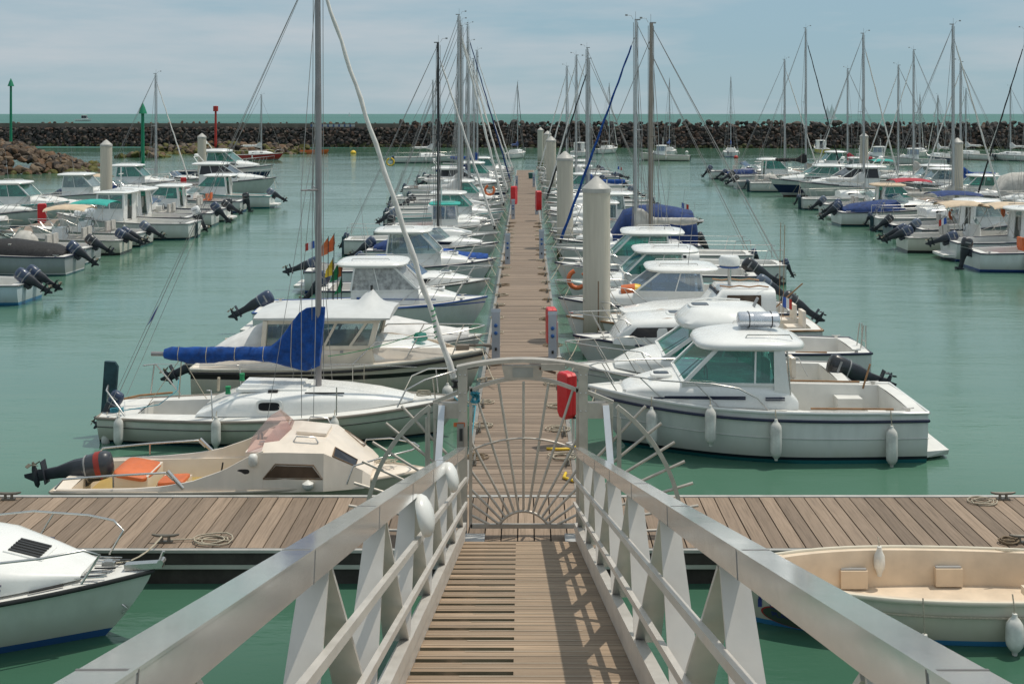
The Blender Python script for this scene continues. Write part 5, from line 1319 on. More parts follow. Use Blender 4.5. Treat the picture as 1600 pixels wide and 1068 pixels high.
def hero_l3():
    Ln = 6.4; H = Hull(Ln, 2.5, 1.15, .95, rake=.55, ts=.88, flare=.35, d=.4)
    cx, cy = -4.15, 25.6
    root = base_boat('pilothouse_boat', H, hull_mat('hull_l3', (.62,.58,.48), boot=(.03,.03,.03), anti=(.05,.05,.05), stripe=(.95-.25, .80, (.02,.02,.02))), DECKC, ck=(-2.95, -1.55, .4), rubm=mat('rub_pale', (.6,.57,.5), .5))
    rub(root, H, TRIMK, .03, -.12, 'black_rubber_band')
    b = MB()
    for s in (1, -1): b.plate([(-3.0, s*1.12, .93), (-1.4, s*1.16, .95), (1.0, s*1.05, 1.0), (2.0, s*.74, 1.05), (2.5, s*.45, 1.1), (2.2, s*.40, 1.24), (1.0, s*.88, 1.34), (-1.4, s*1.05, 1.30), (-3.0, s*1.02, 1.18)], (0, -s*.03, 0))
    b.build('bulwark', CREAM, root, 30)
    trunk(root, ROOF, [(.6, .88, .42, 1.0), (1.3, .7, .34, 1.04), (1.9, .42, .2, 1.08), (2.3, .2, .06, 1.1)], .5, 'foredeck_cabin')
    P = house(root, -1.62, .72, .86, 1.36, 1.95, .98, .93, GLC, m=mat('house_cream', (.70,.62,.50), .35), zl=.95, mids=(.28, .56, .80), xrt=-1.58, pil=.10, wf=.92)
    b = MB()
    for s in (1, -1):
        for x in (-.98, -.30): b.box((x, s*1.012, 1.36), (.012, .012, 1.0))
        b.box((.10, s*1.02, 1.28), (.07, .02, .05))
    b.build('door_seam', TRIMG, root, 0)
    # wavy cloth-like roof
    b = MB(); rings = []
    for i in range(19):
        u = i/18; x = -1.85+3.0*u; pk = .34*math.exp(-((x-.62)/.22)**2)
        rings.append([Vector((x+.0, w*1.08*(1-.12*abs(2*u-1)**4), 1.97 + zz*(1-.45*abs(2*u-1)**3) + (pk*max(0, 1-abs(w)*1.6) if zz > .05 else 0) - .10*(u if abs(w) > .9 else 0)*0)) for w, zz in ((-1, 0), (-1.02, .07), (-.9, .13), (-.6, .17), (-.25, .21), (0, .23), (.25, .21), (.6, .17), (.9, .13), (1.02, .07), (1, 0), (0, -.01))])
    b.loft(rings); rf = b.build('roof', mat('roof_grey_white', (.60,.61,.60), .4, var=.1), root, 50)
    b = MB(); b.tube([(.62, 0, 2.38), (.62, 0, 2.59)], .03, 6); b.build('roof_light', TRIMK, rf, 0)
    b = MB()
    for s in (1, -1): b.tube([(.35, s*1.12, 1.02), (.85, s*1.05, 1.50), (1.6, s*.85, 1.55), (2.5, s*.55, 1.60), (3.05, s*.22, 1.66), (3.2, 0, 1.67)], .016, 7); b.tube([(1.5, s*.92, 1.1), (1.75, s*.82, 1.56)], .013, 6); b.tube([(2.5, s*.55, 1.12), (2.7, s*.45, 1.61)], .013, 6); b.tube([(1.6, s*.88, 1.33), (3.1, s*.16, 1.40)], .009, 5)
    b.build('bow_rail', STEEL, root, 60)
    b = MB(); b.lathe([(.14, 0), (.17, .05), (.13, .16), (0, .18)], 16, (1.75, -.15, 1.36)); b.build('foredeck_vent', GLT, root, 50)
    b = MB(); b.box((2.7, 0, 1.18), (.3, .2, .10)); b.tube([(2.6, .1, 1.2), (3.25, .0, 1.22)], .03, 6); b.box((3.28, 0, 1.22), (.14, .16, .05)); b.build('anchor', mat('anchor_grey', (.2,.17,.14), .6, metal=.5), root, 30)
    c = MB(); rings = [arch(x, w, h, .98, .8, 12) for x, w, h in ((-3.0, .55, .18), (-2.7, .8, .38), (-2.3, .88, .56), (-1.95, .85, .72), (-1.66, .7, .80))]
    c.loft(rings); c.build('cockpit_cover', WHTC, root, 60)
    outboard(root, -3.28, .72, 62, 1.05, OBN)
    line(root, [(3.15, .1, 1.15), (3.5, .9, .6)]); line(root, [(3.15, -.1, 1.15), (3.5, -1.2, .6)])
    place(root, cx, cy, 0, 'cream wheelhouse boat with wavy pale roof and black rubber band, second on the left')
    X = gx(700, 24.3); fender((X, 24.15, .40), .5, .12, 'white fender with rounded top under the bow of the cream wheelhouse boat', rope=.35)
    X = gx(570, 24.3); fender((X, 24.15, .38), .5, .10, 'white fender amidships on the cream wheelhouse boat with wavy roof', rope=.4)
def hero_l4():
    root, H = k_pilot(91, hull_mat('gelcoat_l4', (.72,.74,.72), boot=(.03,.06,.3), stripe=(.92, .955, (.05,.10,.40))), hx=-.1, gl=mat('quilted_blind', (.42,.43,.42), .35, metal=.3, var=.5, sc=9, bmp=1, bsc=7), Ln=6.7, B=2.5, ob=OBN, rubm=TRIMB, tilt=60)
    for ch in list(root.children):
        pass
    b = MB()
    for s in (1, -1): b.bar((-.3, s*1.02, 1.18), (1.9, s*.95, 1.16), .012, .03); b.box((-.2, s*1.03, 1.2), (.34, .02, .07))
    b.build('side_stripe', TRIMB, root, 0)
    place(root, -4.5, 33.2, 0, 'white wheelhouse boat with silver quilted window blinds and blue side line, left side')
    for k, (px, py, m) in enumerate(((512, 385, ORANGE), (521, 380, ORANGE), (519, 418, YEL), (527, 425, GREENC), (533, 420, ORANGE), (533, 445, GREENC))):
        Y = 32.7+.15*k; t = MB(); x, z = gx(px, Y), gz(py, Y); t.tube([(0, 0, .8), (.02, 0, z+.3)], .012, 5)
        o = t.build('marker_flag', BLK, None, 0); o.location = (x, Y, 0)
        f = MB(); f.add([(.02, 0, z+.28), (-.26+.03*k, .05, z-.1), (-.22, -.02, z-.30), (.0, 0, z-.22), (.04, .04, z)], [(0,1,4), (1,2,3), (1,3,4)]); f.build('cloth', m, o, 0)
        tag(o, ['bright orange flag, leftmost of the fishing marker flags', 'orange flag standing tallest among the fishing marker flags', 'yellow flag in the cluster of fishing markers', 'dark green flag beside the yellow one in the marker cluster', 'salmon flag at the right of the fishing marker cluster', 'green flag hanging lowest among the fishing marker flags'][k], 'flag', 'fishing marker flags on the left hand wheelhouse boat')
def hero_front_left():
    H = Hull(6.2, 2.35, 1.03, .85, rake=1.0, ts=.88, flare=.62, d=.4, bp=2.0)
    cx, cy = -7.75, 13.98
    root = base_boat('motor_cruiser', H, hull_mat('gelcoat_front', (.72,.74,.66), boot=(.03,.10,.25), anti=(.03,.10,.25), z1=.26, z2=.30), ck=(-2.8, -.8, .35), rubm=TRIMK)
    trunk(root, ROOF, [(-.6, .98, .50, .90), (.5, .96, .52, .92), (1.1, .84, .42, .95), (1.7, .60, .24, .98), (2.3, .3, .05, 1.02)], .45, 'foredeck_cabin')
    windscreen(root, .9, 1.38, .85, .45, .55, GLT)
    b = MB()
    for i in range(6): b.box((1.55+.0*i, -.14+.066*i, 1.285-.002*abs(i-3)), (.40, .035, .02), 1, Matrix.Rotation(R(14), 3, 'Y'))
    b.box((1.55, .02, 1.262), (.50, .44, .02), 0, Matrix.Rotation(R(14), 3, 'Y')); b.build('louvre_hatch', [ROOF, TRIMK], root, 20)
    b = MB()
    for s in (1, -1):
        b.tube([(.2, s*.98, 1.30), (1.2, s*.92, 1.42), (2.0, s*.72, 1.44), (2.42, s*.50, 1.45), (2.58, s*.40, 1.36), (2.38, s*.46, 1.03)], .015, 7)
        b.tube([(1.25, s*.86, 1.02), (1.5, s*.86, 1.43)], .012, 6)
        for k in range(4): b.bar((2.25+.03*k, s*(.34-.075*k), 1.045), (2.6+.0*k, s*(.30-.075*k), 1.05), .018, .008, 0)
    b.build('bow_rail', STEEL, root, 60)
    b = MB()
    for k in range(5): b.box((2.4+.05*k, -.32+.13*k+.05, 1.04), (.26, .025, .012))
    b.build('deck_slot', TRIMK, root, 0)
    for s in (1, -1):
        b = MB()
        for k in range(2): b.bar((-.2, s*(.99+.012*k), 1.16-.05*k), (1.55, s*(.75+.02*k), 1.13-.05*k), .014, .022)
        b.build('side_stripe', mat('stripe_mauve', (.22,.20,.24), .4), root, 0)
        b = MB()
        for x in (1.1, 1.8): b.bar((x, s*(H.hb(x)-.12), H.sz(x)+.012), (x+.35, s*(H.hb(x+.35)-.13), H.sz(x+.35)+.012), .03, .012)
        b.build('deck_drain', TRIMK, root, 0)
    b = MB(); b.bar((2.75, 0, 1.06), (3.22, 0, 1.09), .11, .07); b.tube([(3.2, -.06, 1.12), (3.2, .06, 1.12)], .04, 8); b.tube([(3.17, .02, 1.12), (3.22, .02, 1.24)], .02, 6); b.build('bow_roller', STEEL, root, 30)
    b = MB(); b.box((2.55, -.02, 1.10), (.16, .06, .05)); b.tube([(2.5, -.02, 1.13), (2.6, -.02, 1.13)], .02, 6); b.build('bow_cleat', STEEL, root, 30)
    line(root, [(2.6, 0, 1.10), (2.66, 1.66, .80)], .012)
    b = MB(); b.tube([(2.72, -.06, .62), (2.80, -.06, .56), (2.72, -.06, .50)], .012, 6); b.build('bow_eye', STEEL, root, 60)
    place(root, cx, cy, 0, 'white boat bow with louvred deck hatch pointing in from the left foreground', name='motor_cruiser'); root.location.z = -.2
def hero_dinghy():
    Ln = 5.3; H = Hull(Ln, 1.75, .66, .56, d=.28, rake=.35, ts=.78, flare=.3, bp=2.6, sh=2.0)
    cx, cy = 5.15, 14.42
    root = empty('open_dinghy'); H.build(LIFE, root); rub(root, H, mat('dinghy_gunwale', (.66,.60,.48), .5), .03, 0)
    rub(root, H, ROPE, .014, -.17, 'rope_strake')
    # inner skin
    b = MB(); T = [i/20 for i in range(0, 20)]
    for side in (1, -1):
        rings = []
        for t in T:
            w = H.hb_t(t); x = -Ln/2+.05+t*(Ln-.12); zt = H.sz_t(t)
            r_ = [Vector((x, side*w, zt)), Vector((x, side*max(.0, w-.10), zt+.005)), Vector((x, side*max(0, w-.13), zt-.16)), Vector((x, side*max(0, w-.14), .12)), Vector((x, 0, .10))]
            rings.append(r_ if side > 0 else r_[::-1])
        b.loft(rings, False, False, close=False)
    w = H.hb_t(0); b.quad((-Ln/2+.06, -w, H.Fs), (-Ln/2+.06, w, H.Fs), (-Ln/2+.06, w-.1, .1), (-Ln/2+.06, -w+.1, .1))
    b.build('inner_shell', mat('inner_cream', (.70,.57,.43), .5, var=.16, sc=2.5), root, 30)
    b = MB(); b.loft([[Vector((x, w, z)), Vector((x, w*.5, z+.03)), Vector((x, 0, z+.04)), Vector((x, -w*.5, z+.03)), Vector((x, -w, z))] for x, w, z in ((1.75, H.hb(1.75)-.02, H.sz(1.75)+.01), (2.2, H.hb(2.2)-.02, H.sz(2.2)+.01), (2.58, .04, H.sz(2.6)+.01))], False, False, close=False); b.build('bow_deck', mat('inner_cream', (.6,.45,.3)), root, 40)
    b = MB()
    for x, l in ((.75, .36), (-.55, .36)):
        for s in (1, -1): b.box((x, s*(H.hb(x)-.18), .26), (l, .08, .24)); b.box((x, s*(H.hb(x)-.17), .39), (l*.95, .05, .015), 1)
    b.build('side_locker', [mat('locker_cream', (.68,.55,.41), .5), TRIMG], root, 20)
    b = MB(); b.box((-1.55, .25, .34), (.55, .75, .10)); b.box((-1.75, .25, .22), (.12, .7, .22)); b.build('thwart', mat('thwart_cream', (.70,.60,.46), .5), root, 20)
    for k, (x0, y0, x1, y1) in enumerate(((-1.4, .40, -1.75, -.35), (-1.55, .48, -1.95, -.22))):
        b = MB(); b.bar((x0, y0, .44+.03*k), (x1, y1, .46+.03*k), .13, .025); b.build('loose_plank', mat('plank_pale', (.50,.36,.20), .7, var=.3, sc=5), root, 0)
    # round badge on the bow
    x0 = 1.72
    def sk(u, v):  # point on the port bow skin (side facing the viewer)
        t = (2.42 - u + Ln/2)/Ln; h = v
        return H.pt(min(1, max(0, t)), h, 1) + Vector((0, .010, 0))
    # boat is turned round: its +Y side faces the camera
    bd = MB(); C_ = (.46, .455)
    def blob(k, off, mi):
        pts = [sk(C_[0]+.36*k*math.cos(a*PI/16), C_[1]+.175*k*math.sin(a*PI/16)) + Vector((0, off, 0)) for a in range(32)]
        c = sk(*C_) + Vector((0, off+.004, 0)); bd.add([c]+pts, [(0, 1+i, 1+(i+1) % 32) for i in range(32)], mi)
    blob(1.0, .0, 0); blob(.94, .006, 1)
    bo = bd.build('bow_badge', [mat('badge_red', (.45,.04,.04), .5), mat('badge_dark', (.05,.075,.05), .5)], root, 0)
    for txt, v, sz, u0 in (('LA F', .62, .11, -.13), ('PLAISANCE', .48, .115, .02)):
        cu = bpy.data.curves.new('badge_text', 'FONT'); cu.body = txt; cu.size = sz; cu.align_x = 'CENTER'; cu.extrude = .002; cu.space_character = .95
        to = bpy.data.objects.new('badge_lettering', cu); col.objects.link(to)
        bpy.context.view_layer.update()
        me = bpy.data.meshes.new_from_object(to.evaluated_get(bpy.context.evaluated_depsgraph_get()))
        bpy.data.objects.remove(to)
        p0 = sk(C_[0], v-.03)
        for vt in me.vertices:
            u = C_[0] + u0 + vt.co.x*.93; hh = v - .05 + vt.co.y/.92
            p = sk(u, hh); vt.co = p + Vector((0, .016+vt.co.z, 0))
        me.materials.clear(); me.materials.append(mat('badge_ink', (.02,.03,.16), .5))
        o = bpy.data.objects.new('badge_lettering', me); col.objects.link(o); o.parent = bo
    b = MB(); q = sk(C_[0]-.33, .62)
    b.box(tuple(q+Vector((0, .014, 0))), (.05, .01, .10)); b.box(tuple(q+Vector((0, .014, .07))), (.035, .01, .05)); b.build('badge_lighthouse', mat('badge_ink', (.02,.03,.16)), bo, 0)
    place(root, cx, cy, PI, 'open cream dinghy with dark oval bow badge, moored in the right foreground', 'dinghy')
    yn = cy - H.hb(1.0) - .10
    fender((gx(1580, 13.55), cy-H.hb(-1.2)-.12, gz(985, 13.55)), .40, .105, 'white fender at the far right on the outside of the open dinghy', rope=.22)
    fender((gx(1437, 13.6), cy-H.hb(-.1)-.12, gz(990, 13.65)-.10), .30, .09, 'small fender almost in the water beside the open dinghy', rope=.42)
    fender((gx(1377, 15.0), cy+H.hb(.2)-.20, .48), .30, .075, 'old stained white fender hanging inside the open dinghy', rope=.12)
    line(root, [(-2.2, -.7, .62), (-2.35, -1.0, .58), (-2.6, -1.3, .55)], .012)
    line(root, [(-1.2, -.72, .62), (-2.0, -.9, .60), (-2.35, -1.05, .62)], .012)
# ------------------------------------------------------------------ rows of boats
ORD = 'first second third fourth fifth sixth seventh eighth ninth tenth eleventh twelfth thirteenth fourteenth fifteenth sixteenth seventeenth eighteenth nineteenth twentieth twenty-first twenty-second twenty-third twenty-fourth twenty-fifth twenty-sixth twenty-seventh twenty-eighth twenty-ninth thirtieth'.split()
PROTO = {}; LATE = []
NAMES = dict(pilot='pilothouse_boat', cuddy='cuddy_motorboat', open='open_motorboat', fisher='cabin_fishing_boat', sail='sailboat', cruiser='cabin_cruiser', cover='covered_motorboat', tent='canvas_tented_boat')
FN = dict(pilot=k_pilot, cuddy=k_cuddy, open=k_open, fisher=k_fisher, sail=k_sail, cruiser=k_cruiser, cover=k_covered, tent=k_tent)
LENS = dict(pilot=6.2, cuddy=5.6, open=5.2, fisher=6.0, sail=7.0, cruiser=8.0, cover=4.8, tent=6.4)
def put(kind, key, kw, bowx, Y, d, label, grp, dz=0, jit=0):
    """d=+1: bow points to +X, d=-1: bow points to -X; bowx = world X of the bow"""
    Ln = kw.get('Ln', LENS[kind]); x = bowx - d*Ln/2; rz = (0 if d > 0 else PI) + R(jit)
    if (kind, key) in PROTO and key: LATE.append((PROTO[(kind, key)], x, Y, rz, label, grp)); return None
    root, H = FN[kind](int(Y*10) % 97 + 3, **kw)
    for s_ in (1, -1): line(root, [(H.L/2-.2, s_*.08, H.Fb), (H.L/2+.12, s_*.75, .62)], .012, sag=.05)
    place(root, x, Y, rz, label, 'sailboat' if kind == 'sail' else 'motorboat', grp)
    if key: PROTO[(kind, key)] = root
    return root
def late():
    m = child_map(); rr = random.Random(77)
    for src, x, Y, rz, label, grp in LATE:
        c = copy_tree(src, None, m); c.location = (x, Y, 0); c.rotation_euler = (0, 0, rz); k = rr.uniform(.98, 1.16); kx = k*rr.uniform(.98, 1.08); c.scale = (kx, k, k); c.location.x = x + (kx-1)*3.0*(-1 if abs(rz) < 1.5 else 1); tag(c, label, src['category'], grp)

W, WB, WN, WT, WR = WHITE, WHITE_BLUE, WHITE_NAVY, WHITE_TEAL, WHITE_RED
VAR = {   # shared variants: key -> (kind, kwargs, words)
 'p1': ('pilot', dict(hm=W), 'white wheelhouse motorboat'),
 'p2': ('pilot', dict(hm=WT, rubm=TRIMT, ob=OBG), 'white wheelhouse boat with teal rail'),
 'p3': ('pilot', dict(hm=WB, gl=GLC, ob=OBN, fl=True, tilt=70, Ln=6.8, B=2.5), 'white wheelhouse boat with small French flag'),
 'p4': ('pilot', dict(hm=CREAM2, gl=GLT, ob=OBW, Ln=5.8, tilt=25), 'cream wheelhouse motorboat'),
 'c1': ('cuddy', dict(hm=W, tilt=38, gl=GLB), 'white cuddy motorboat'),
 'c2': ('cuddy', dict(hm=WB, ob=OBK, seat=ORANGE, tilt=12), 'white cuddy boat with orange seats'),
 'c3': ('cuddy', dict(hm=W, cov=NAVYC), 'cuddy boat under navy cockpit cover'),
 'c4': ('cuddy', dict(hm=GREYH, ob=OBN, cov=BLKC), 'grey cuddy speedboat with black cover'),
 'o1': ('open', dict(hm=W, ob=OBK, tilt=8), 'white open boat with console'),
 'o2': ('open', dict(hm=CREAM2, ob=OBN, twin=True, tilt=62, bim=BEIGEC), 'cream open boat with twin outboards'),
 'o3': ('open', dict(hm=W, bim=TEALC, ob=OBG), 'white open boat with teal canopy'),
 'f1': ('fisher', dict(hm=W), 'white fishing boat with boxy cabin'),
 'f2': ('fisher', dict(hm=WR, roofm=TEALC, gl=GLB), 'white cabin boat with turquoise roof'),
 'k1': ('cover', dict(hm=W, cov=WHTC), 'small boat under white cover'),
 'k2': ('cover', dict(hm=W, cov=BLUEC, Ln=5.6, ob=OBN), 'motorboat under bright blue cover'),
 't1': ('tent', dict(hm=W, cov=NAVYC), 'boat under tall navy canvas tent'),
 't2': ('tent', dict(hm=W, cov=GREYC), 'boat under grey canvas tent'),
 'o4': ('open', dict(hm=GREYH, ob=OBK, cov=GREYC), 'grey open boat with covered console'),
 'c5': ('cuddy', dict(hm=NAVY, ob=OBK), 'navy hulled cuddy boat'),
 'p5': ('pilot', dict(hm=GREYH, gl=GLC, ob=OBG, roofm=ROOF), 'grey hulled wheelhouse boat'),
 'z1': ('cruiser', dict(hm=W), 'large white cabin cruiser'),
 'z2': ('cruiser', dict(hm=WN, gl=GLT), 'large cruiser with navy band'),
}
def row(items, bowx, d, where, grp, start=0):
    r = random.Random(int(abs(bowx)*10)+start)
    for i, it in enumerate(items):
        Y, k = it[0], it[1]; flip = len(it) > 3 and it[3]
        if k in VAR: kind, kw, words = VAR[k]; key = k
        else: kind, kw, words = k, dict(it[2]), None; key = None
        if isinstance(it[2] if len(it) > 2 else None, str): words = it[2]
        if kind == 'sail' and key is None: words = kw.pop('words', 'white sailboat')
        lab = '%s, %s boat %s' % (words, ORD[i+start], where)
        dd = -d if flip else d; bx = bowx - d*kw.get('Ln', LENS[kind]) if flip else bowx - d*r.uniform(0, .3)
        put(kind, key, kw, bx, Y + r.uniform(-.12, .12), dd, lab, grp, jit=r.uniform(-2.2, 2.2))
def S(top, cover=None, **k): return dict(top=top, cover=cover, **k)
def build_rows():
    g1 = 'boats moored along the left side of the central pontoon'
    put('cover', None, dict(hm=W, cov=WHTC, Ln=5.0), -1.15, 29.3, 1, 'low boat under crumpled white cover, third on the left of the pontoon', g1)
    row([(37.6, 'c1', 'white sport cuddy boat'), (41.6, 'p3', 'tall white wheelhouse boat'), (45.0, 'k2'), (48.4, 'c3'), (52.0, 'sail', S(9.8, None, mm=BLK, boomlen=0, words='black masted sailboat')),
         (55.4, 'f2'), (58.8, 'c2'), (62.2, 'p2'), (65.6, 'sail', S(12.3, None, hm=WB, words='sailboat with bare mast')), (69.0, 'sail', S(12.2, WHTC, mm=ALUB, words='sailboat with bronze mast')), (72.6, 'p1'),
         (76.2, 'sail', S(12.5, WHTC, Ln=8.0, words='long white sailboat')), (80.0, 'sail', S(11.6, None, hm=WN, words='sailboat with navy band')), (84.5, 'z1', 'large white cruiser'), (89.0, 'sail', S(13.6, NAVYC, jibm=NAVYC, Ln=8.5, B=2.7, words='sailboat with navy furled jib')), (93.5, 'p1'), (97.5, 'c1'),
         (101.5, 'sail', S(11.5, None, hm=SEAG, Ln=8.5, B=2.8, words='pale green sailboat')), (106, 'sail', S(12.5, BLUEC, Ln=8.5, B=2.8, boomz=2.3, words='sailboat with blue sail cover')), (110.5, 'p1'), (115, 'c1')],
        -1.1, 1, 'from the gate left of central pontoon', g1, 5)
    g2 = 'boats moored along the right side of the central pontoon'
    row([(36.4, 'p2', 'white wheelhouse boat with green glass'), (40.0, 'p1'), (43.2, 'sail', S(10.0, None, mm=ALUB, jib=False, r=.085, boomlen=0, Ln=8.6, words='sailboat with thick brown mast')), (46.6, 'sail', S(10.4, GREYC, jibm=BLUEC, boomz=2.0, r=.07, Ln=8.0, words='sailboat with grey boom cover')),
         (49.6, 't1'), (53.0, 'c2'), (56.2, 'f1'), (60.4, 'p3'), (63.8, 'c1'), (67.2, 'k1'), (70.8, 'sail', S(10.0, None, jibm=BLKC, words='sailboat with dark furled jib')), (74.6, 'sail', S(10.9, BLUEC, words='sailboat with blue boom cover')), (78.2, 'c3'), (82, 'p2'), (86, 'sail', S(11.0, WHTC, words='slim white sailboat')),
         (90, 'p1'), (94, 'o1'), (98, 'c3'), (102, 'p3'), (106, 'sail', S(11.0, None, words='small white sailboat')), (110.5, 'c1'), (115, 'p1')],
        1.0, -1, 'from the gate right of central pontoon', g2, 5)
    g3 = 'boats moored along the left hand pontoon'
    items = [(39.0, 'open', dict(hm=BLUEH, ob=OBN, twin=True, Ln=6.8), 'pale blue open boat'), (46.0, 'c4', None, 'long grey speedboat'), (49.3, 'o4', None, None), (52.3, 'o2', None, None), (55.5, 'o3', None, None), (58.8, 'f1', None, None), (62.0, 'p4', None, None), (65.2, 'c1', None, None), (68.2, 'p1', None, None), (71.4, 'o1', None, None), (74.4, 'c2', None, None), (77.8, 'p2', None, None), (87.5, 'z1', 'flip', None), (103, 'z2', 'flip', None)]
    r = random.Random(4)
    for i, (Y, k, kw, w) in enumerate(items):
        if k in VAR: kind, kk, words = VAR[k]; key = k
        else: kind, kk, words, key = k, kw, w, None
        words = w or words; Ln = kk.get('Ln', LENS[kind]); ster = -18.1 if kw != 'flip' else 0
        flip = kw == 'flip'
        lab = '%s, %s from the front before left pontoon' % (words, ORD[i])
        if flip:
            if Y > 90: key = None; kk = dict(kk, Ln=9.0)
            o = put(kind, key, kk, -19.6 if Y < 90 else -23.2, Y, 1, lab, g3, jit=r.uniform(-2, 2))
            if Y > 90: o.scale = (1.0, 1.15, 1.28)
        else:
            o = put(kind, key, kk, -24.8+r.uniform(-.1, .3), Y, -1, lab, g3, jit=r.uniform(-3, 3))
            if o: o.scale = (1.12, 1.08, 1.08); o.location.x += Ln*.06
    row([(51, 'c1'), (54.2, 'k1'), (57.4, 'o1'), (60.6, 'k1'), (64, 'c2'), (67.4, 'p2'), (70.8, 'k1'), (77, 'p3'), (80.4, 'o2'), (84, 'c3'), (88, 'p1'), (92, 'sail', S(9.8, None, words='small sailboat with blue boom')), (97, 'c1')],
        -27.4, 1, 'from the front beyond left pontoon', 'boats moored beyond the left hand pontoon')
    g4 = 'boats moored along the near side of the right hand pontoon'
    items = [(47.0, 'c2', dict(), 'white cuddy motorboat'), (50.2, 'p3', dict(), None), (53.2, 'o2', dict(), None), (56.2, 'p5', dict(), None), (59.2, 'cuddy', dict(hm=NAVY, ob=OBK, Ln=7.0, cov=None), 'navy hulled motorboat'), (62.6, 'sail', S(11.5, GREYC, Ln=7.4, ob=True), 'sailboat with grey sail cover'),
             (65.8, 'c3', dict(), None), (69.0, 'pilot', dict(hm=W, ob=OBN, roofm=BEIGEC), 'wheelhouse boat with beige canvas roof'), (72.6, 'cuddy', dict(hm=WR, ob=OBG), 'red bottomed cuddy boat'), (76.6, 'sail', S(12.0, WHTC, Ln=7), 'white sailboat with pale cover'),
             (82.4, 'z1', 'flip', None), (88.4, 'z2', 'flip', None), (94, 'sail', S(13.7, BLKC, jibm=BLKC, Ln=8, boomz=2.6), 'sailboat with black sail cover'), (97.5, 'o4', dict(), None), (101, 'p1', dict(), None), (105, 'sail', S(11.6, None, Ln=8), 'slender masted sailboat'), (108.5, 'c3', dict(), None), (112, 'c1', dict(), None)]
    for i, (Y, k, kw, w) in enumerate(items):
        if k in VAR: kind, kk, words = VAR[k]; key = k
        else: kind, kk, words, key = k, kw, w, None
        words = w or words; Ln = kk.get('Ln', LENS[kind])
        lab = '%s, %s from the front before the right pontoon' % (words, ORD[i])
        if kw == 'flip': put(kind, key, kk, 18.6+(.6 if Y > 85 else 1.4), Y, -1, lab, g4, jit=r.uniform(-2, 2))
        else: put(kind, key, kk, 19.0+r.uniform(-.3, .5)+Ln, Y, 1, lab, g4, jit=r.uniform(-2.5, 2.5))
    row([(56, 'p2'), (60, 'c2'), (64, 'z1'), (69, 'p4'), (73.5, 'sail', S(12.0, NAVYC, jibm=BLKC, Ln=8, words='sailboat with navy cover')), (77, 't2'), (80.4, 'p2'), (84, 'sail', S(10.4, BLUEC, Ln=7.5, words='sailboat with blue cover')), (87.5, 'p5'), (91, 'p3'), (94.5, 'sail', S(11.9, GREYC, Ln=8, words='white sailboat with grey cover')), (99, 'sail', S(10.8, None, Ln=8, words='bare masted sailboat')), (104, 'o3'), (109, 'f1'), (114, 'sail', S(11.1, REDC, Ln=8, words='sailboat with red cover')), (119, 'p4')],
        29.4, -1, 'from the front beyond right pontoon', 'boats moored on the far side of the right hand pontoon')
    # canvas canopies over a few right hand boats
    for x, Y, w, ln, m, lab in ((22.5, 59.0, 1.0, 2.4, NAVYC, 'navy'), (24.2, 70.8, .95, 2.3, REDC, 'dark red'), (22.2, 51.4, .95, 2.2, BEIGEC, 'beige')):
        e = empty('sun_canopy', (x, Y, 0), 0, '%s canvas sun canopy on a steel frame over a cockpit by the right pontoon' % lab, 'canopy'); bimini(e, 0, 2.3, w, ln, m, 1.3)
    # boats lying at moorings in the basin
    g5 = 'boats at moorings before the breakwater'
    for px, Y, kind, kw, lab, rz in (
        (1142, 172, 'sail', S(12.2, BLUEC, hm=WB, Ln=7.5, jib=False), 'moored sailboat with blue cover, alone before the middle of the breakwater', 80),
        (806, 165, 'sail', S(11.2, NAVYC, Ln=7, jibm=BLKC), 'moored sailboat just beyond the end of the central pontoon', 70),
        (949, 185, 'sail', S(11.5, None, Ln=7.5), 'moored sailboat without a cover, right of the pile tops', 60),
        (1045, 176, 'sail', S(12.0, BLUEC, Ln=7, jib=False), 'blue masted sailboat directly behind the white fishing boat', 75),
        (400, 158, 'sail', S(9.2, WHTC, hm=REDH, jib=False, Ln=7.5), 'red hulled sailboat lying by the low rock spit', 12),
        (668, 150, 'sail', S(11, WHTC, Ln=9, B=2.8, jib=False), 'long pale sailboat anchored beyond the left row', 15),
        (1436, 172, 'sail', S(9.5, None, hm=CREAM2, Ln=7), 'cream sailboat moored in front of the right breakwater', 60),
        (1516, 160, 'sail', S(10.1, WHTC, Ln=8, hm=WR), 'red bottomed sailboat moored far right by the breakwater', 120),
        (1587, 155, 'sail', S(10.3, WHTC, Ln=8), 'sailboat at the far right edge before the breakwater', 130),
        (1470, 150, 'sail', S(9.0, WHTC, Ln=7, hm=NAVY), 'navy hulled sailboat moored behind the right rows', 100)):
        root, H = k_sail(int(px), wr=.014, **{k: v for k, v in kw.items()})
        place(root, gx(px, Y), Y, R(rz), lab, 'sailboat', g5)
    for px, Y, hm, lab, rz in ((1038, 156, CREAM2, 'cream fishing boat with blue windows moored alone in the basin', 165), (1283, 186, YELH, 'yellow hulled fishing boat moored close under the breakwater', 85),
                               (1432, 142, W, 'white fishing boat with dark cabin windows behind the right rows', 170), (1378, 150, WR, 'white cabin boat moored just right of the second right pile', 150), (905, 172, W, 'cabin boat moored behind the tallest pile heads', 80)):
        root, H = k_fisher(int(px), hm=hm, gl=GLB, Ln=7.0); place(root, gx(px, Y), Y, R(rz), lab, 'fishing boat', g5)
